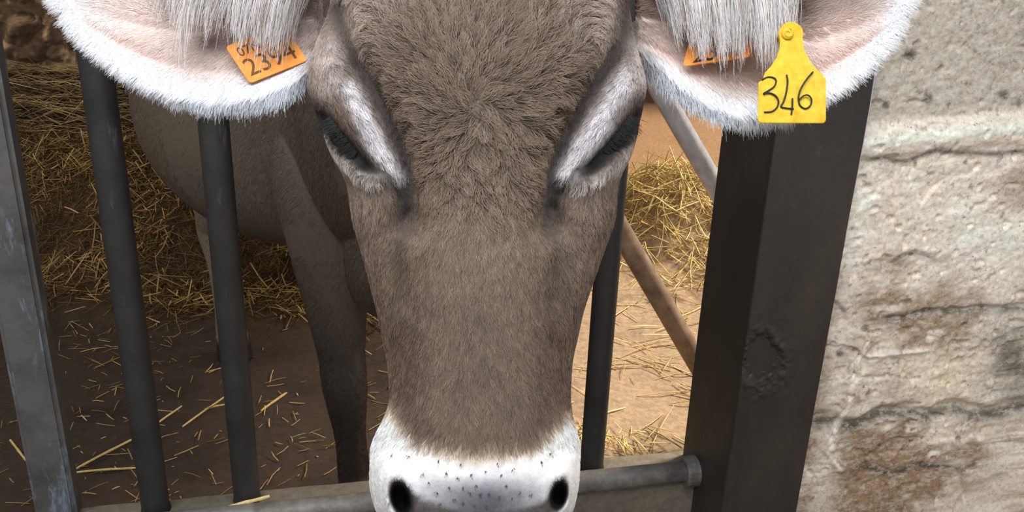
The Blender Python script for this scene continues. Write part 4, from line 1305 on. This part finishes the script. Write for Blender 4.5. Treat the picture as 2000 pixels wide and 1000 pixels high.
def build_yellow_tag():
    dep = lambda x, y: .702 + .010 * sm(60, 200, y) * -1 + .004 * (x - 1545) / 70
    head = [(1545 + 24 * math.cos(a), 66 + 23 * math.sin(a)) for a in np.radians(np.linspace(160, 380, 22))]
    outline = head + [(1570, 95), (1576, 110), (1585, 124), (1597, 137), (1608, 146)] + rounded([(1613, 150), (1613, 241), (1480, 241), (1481, 158)], [6, 9, 9, 8])[0:24] + [(1494, 142), (1507, 128), (1517, 112), (1523, 94), (1523, 80)]
    c = P(1545, 66, .702)
    root = link('ear_tag', None, loc=c, label='large yellow ear tag with a hand-written 346', cat='ear tag')
    bm = tag_plate('plate', outline, dep, .0022, None)
    bm_obj('plate', bm, MAT['yellow'], parent=root, loc=c)
    bm = bmesh.new()
    f = -FWD
    q = P(1537, 66, dep(1537, 66))
    tube(bm, [q + FWD * .030, q + FWD * .001, q + f * .0018, q + f * .0026], [.0022, .0052, .0052, .0044], 28)
    ring = [q + f * .0027 + (RGT * math.cos(a) + UPV * math.sin(a)) * (.0012 + .0032 * k / 30) for k, a in enumerate(np.linspace(0.5, 7.6, 31))]
    tube(bm, ring, .0006, 8)
    bm_obj('stud', bm, MAT['yellow'], smooth=True, parent=root, loc=c, label='round stud with a spiral ridge')
    Z = lambda x, y: (1460 + x / 3.847, y / 3.847)
    digits = [
        [(110, 600), (150, 580), (196, 584), (215, 610), (200, 650), (162, 678), (118, 705), (160, 698), (205, 715), (232, 755), (222, 805), (182, 838), (125, 842)],
        [(294, 562), (301, 615), (290, 700), (270, 765), (252, 802), (290, 812), (346, 818)], [(338, 738), (336, 800), (329, 862)],
        [(492, 540), (445, 595), (402, 665), (384, 730), (394, 790), (435, 816), (472, 792), (481, 748), (456, 716), (420, 720), (388, 752)]]
    bm = bmesh.new()
    for dgt in digits:
        line = smooth_line([Z(*q) for q in dgt], 48)
        tube(bm, [P(x, y, dep(x, y) - .0001) for x, y in line], .00072, 6)
    bm_obj('number', bm, MAT['ink'], smooth=True, parent=root, loc=c, label='black pen figures 346')
build_yellow_tag()

def text_mesh(body, size):
    cu = bpy.data.curves.new('t', 'FONT'); cu.body = body; cu.size = size; cu.align_x = 'CENTER'; cu.extrude = 0.0
    o = bpy.data.objects.new('t', cu); COL.objects.link(o)
    dg = bpy.context.evaluated_depsgraph_get(); dg.update()
    me = bpy.data.meshes.new_from_object(o.evaluated_get(dg))
    bpy.data.objects.remove(o); bpy.data.curves.remove(cu)
    return me

def build_orange_tag(corners, d, tilt, texts, label):
    """corners: left, bottom, right, top in px"""
    c2 = np.mean(np.array(corners, float), 0)
    dep = lambda x, y: d + tilt * (y - c2[1]) / 60
    root = link('ear_tag', None, loc=P(*c2, d), label=label, cat='ear tag')
    bm = tag_plate('plate', rounded(corners, 9), dep, .002, None)
    bm_obj('plate', bm, MAT['orange'], parent=root, loc=P(*c2, d))
    lf, bt, rt, tp = (np.array(q, float) for q in corners)
    ex = (rt - bt); eyv = (lf - bt)                               # along the lettering, and upwards
    ext = np.linalg.norm(ex)
    for (s, size, u, v, mat) in texts:
        me = text_mesh(s, 1.0)
        n = len(me.vertices)
        a = np.empty(n * 3, np.float32); me.vertices.foreach_get('co', a); a = a.reshape(-1, 3)
        k = size / ext
        xy = bt + ex * (u + a[:, :1] * k) + eyv * (v + a[:, 1:2] * size / np.linalg.norm(eyv) )
        w = P(xy[:, 0], xy[:, 1], dep(xy[:, 0], xy[:, 1]) - .0003)
        me.vertices.foreach_set('co', w.astype(np.float32).ravel()); me.update()
        link('number', me, MAT[mat], parent=root, loc=P(*c2, d))
    # stem through the ear
    bm = bmesh.new()
    q = tp * .8 + c2 * .2
    a = P(*q, dep(*q))
    tube(bm, [a + FWD * .045, a + FWD * .001, a - FWD * .001], [.0025, .004, .004], 16)
    bm_obj('stud', bm, MAT['orange'], parent=root, loc=P(*c2, d))
build_orange_tag([(440, 91), (488, 164), (601, 119), (553, 46)], .732, -.004, [('2394', 52, .50, .16, 'print'), ('07N 98', 27, .45, .66, 'print')], 'orange ear tag reading 2394 in the ear beside the dark empty bars')
build_orange_tag([(1352, 56), (1333, 131), (1465, 112), (1484, 37)], .732, -.004, [('2394', 50, .50, .08, 'ink')], 'orange ear tag half hidden by long hair, next to the yellow tag')
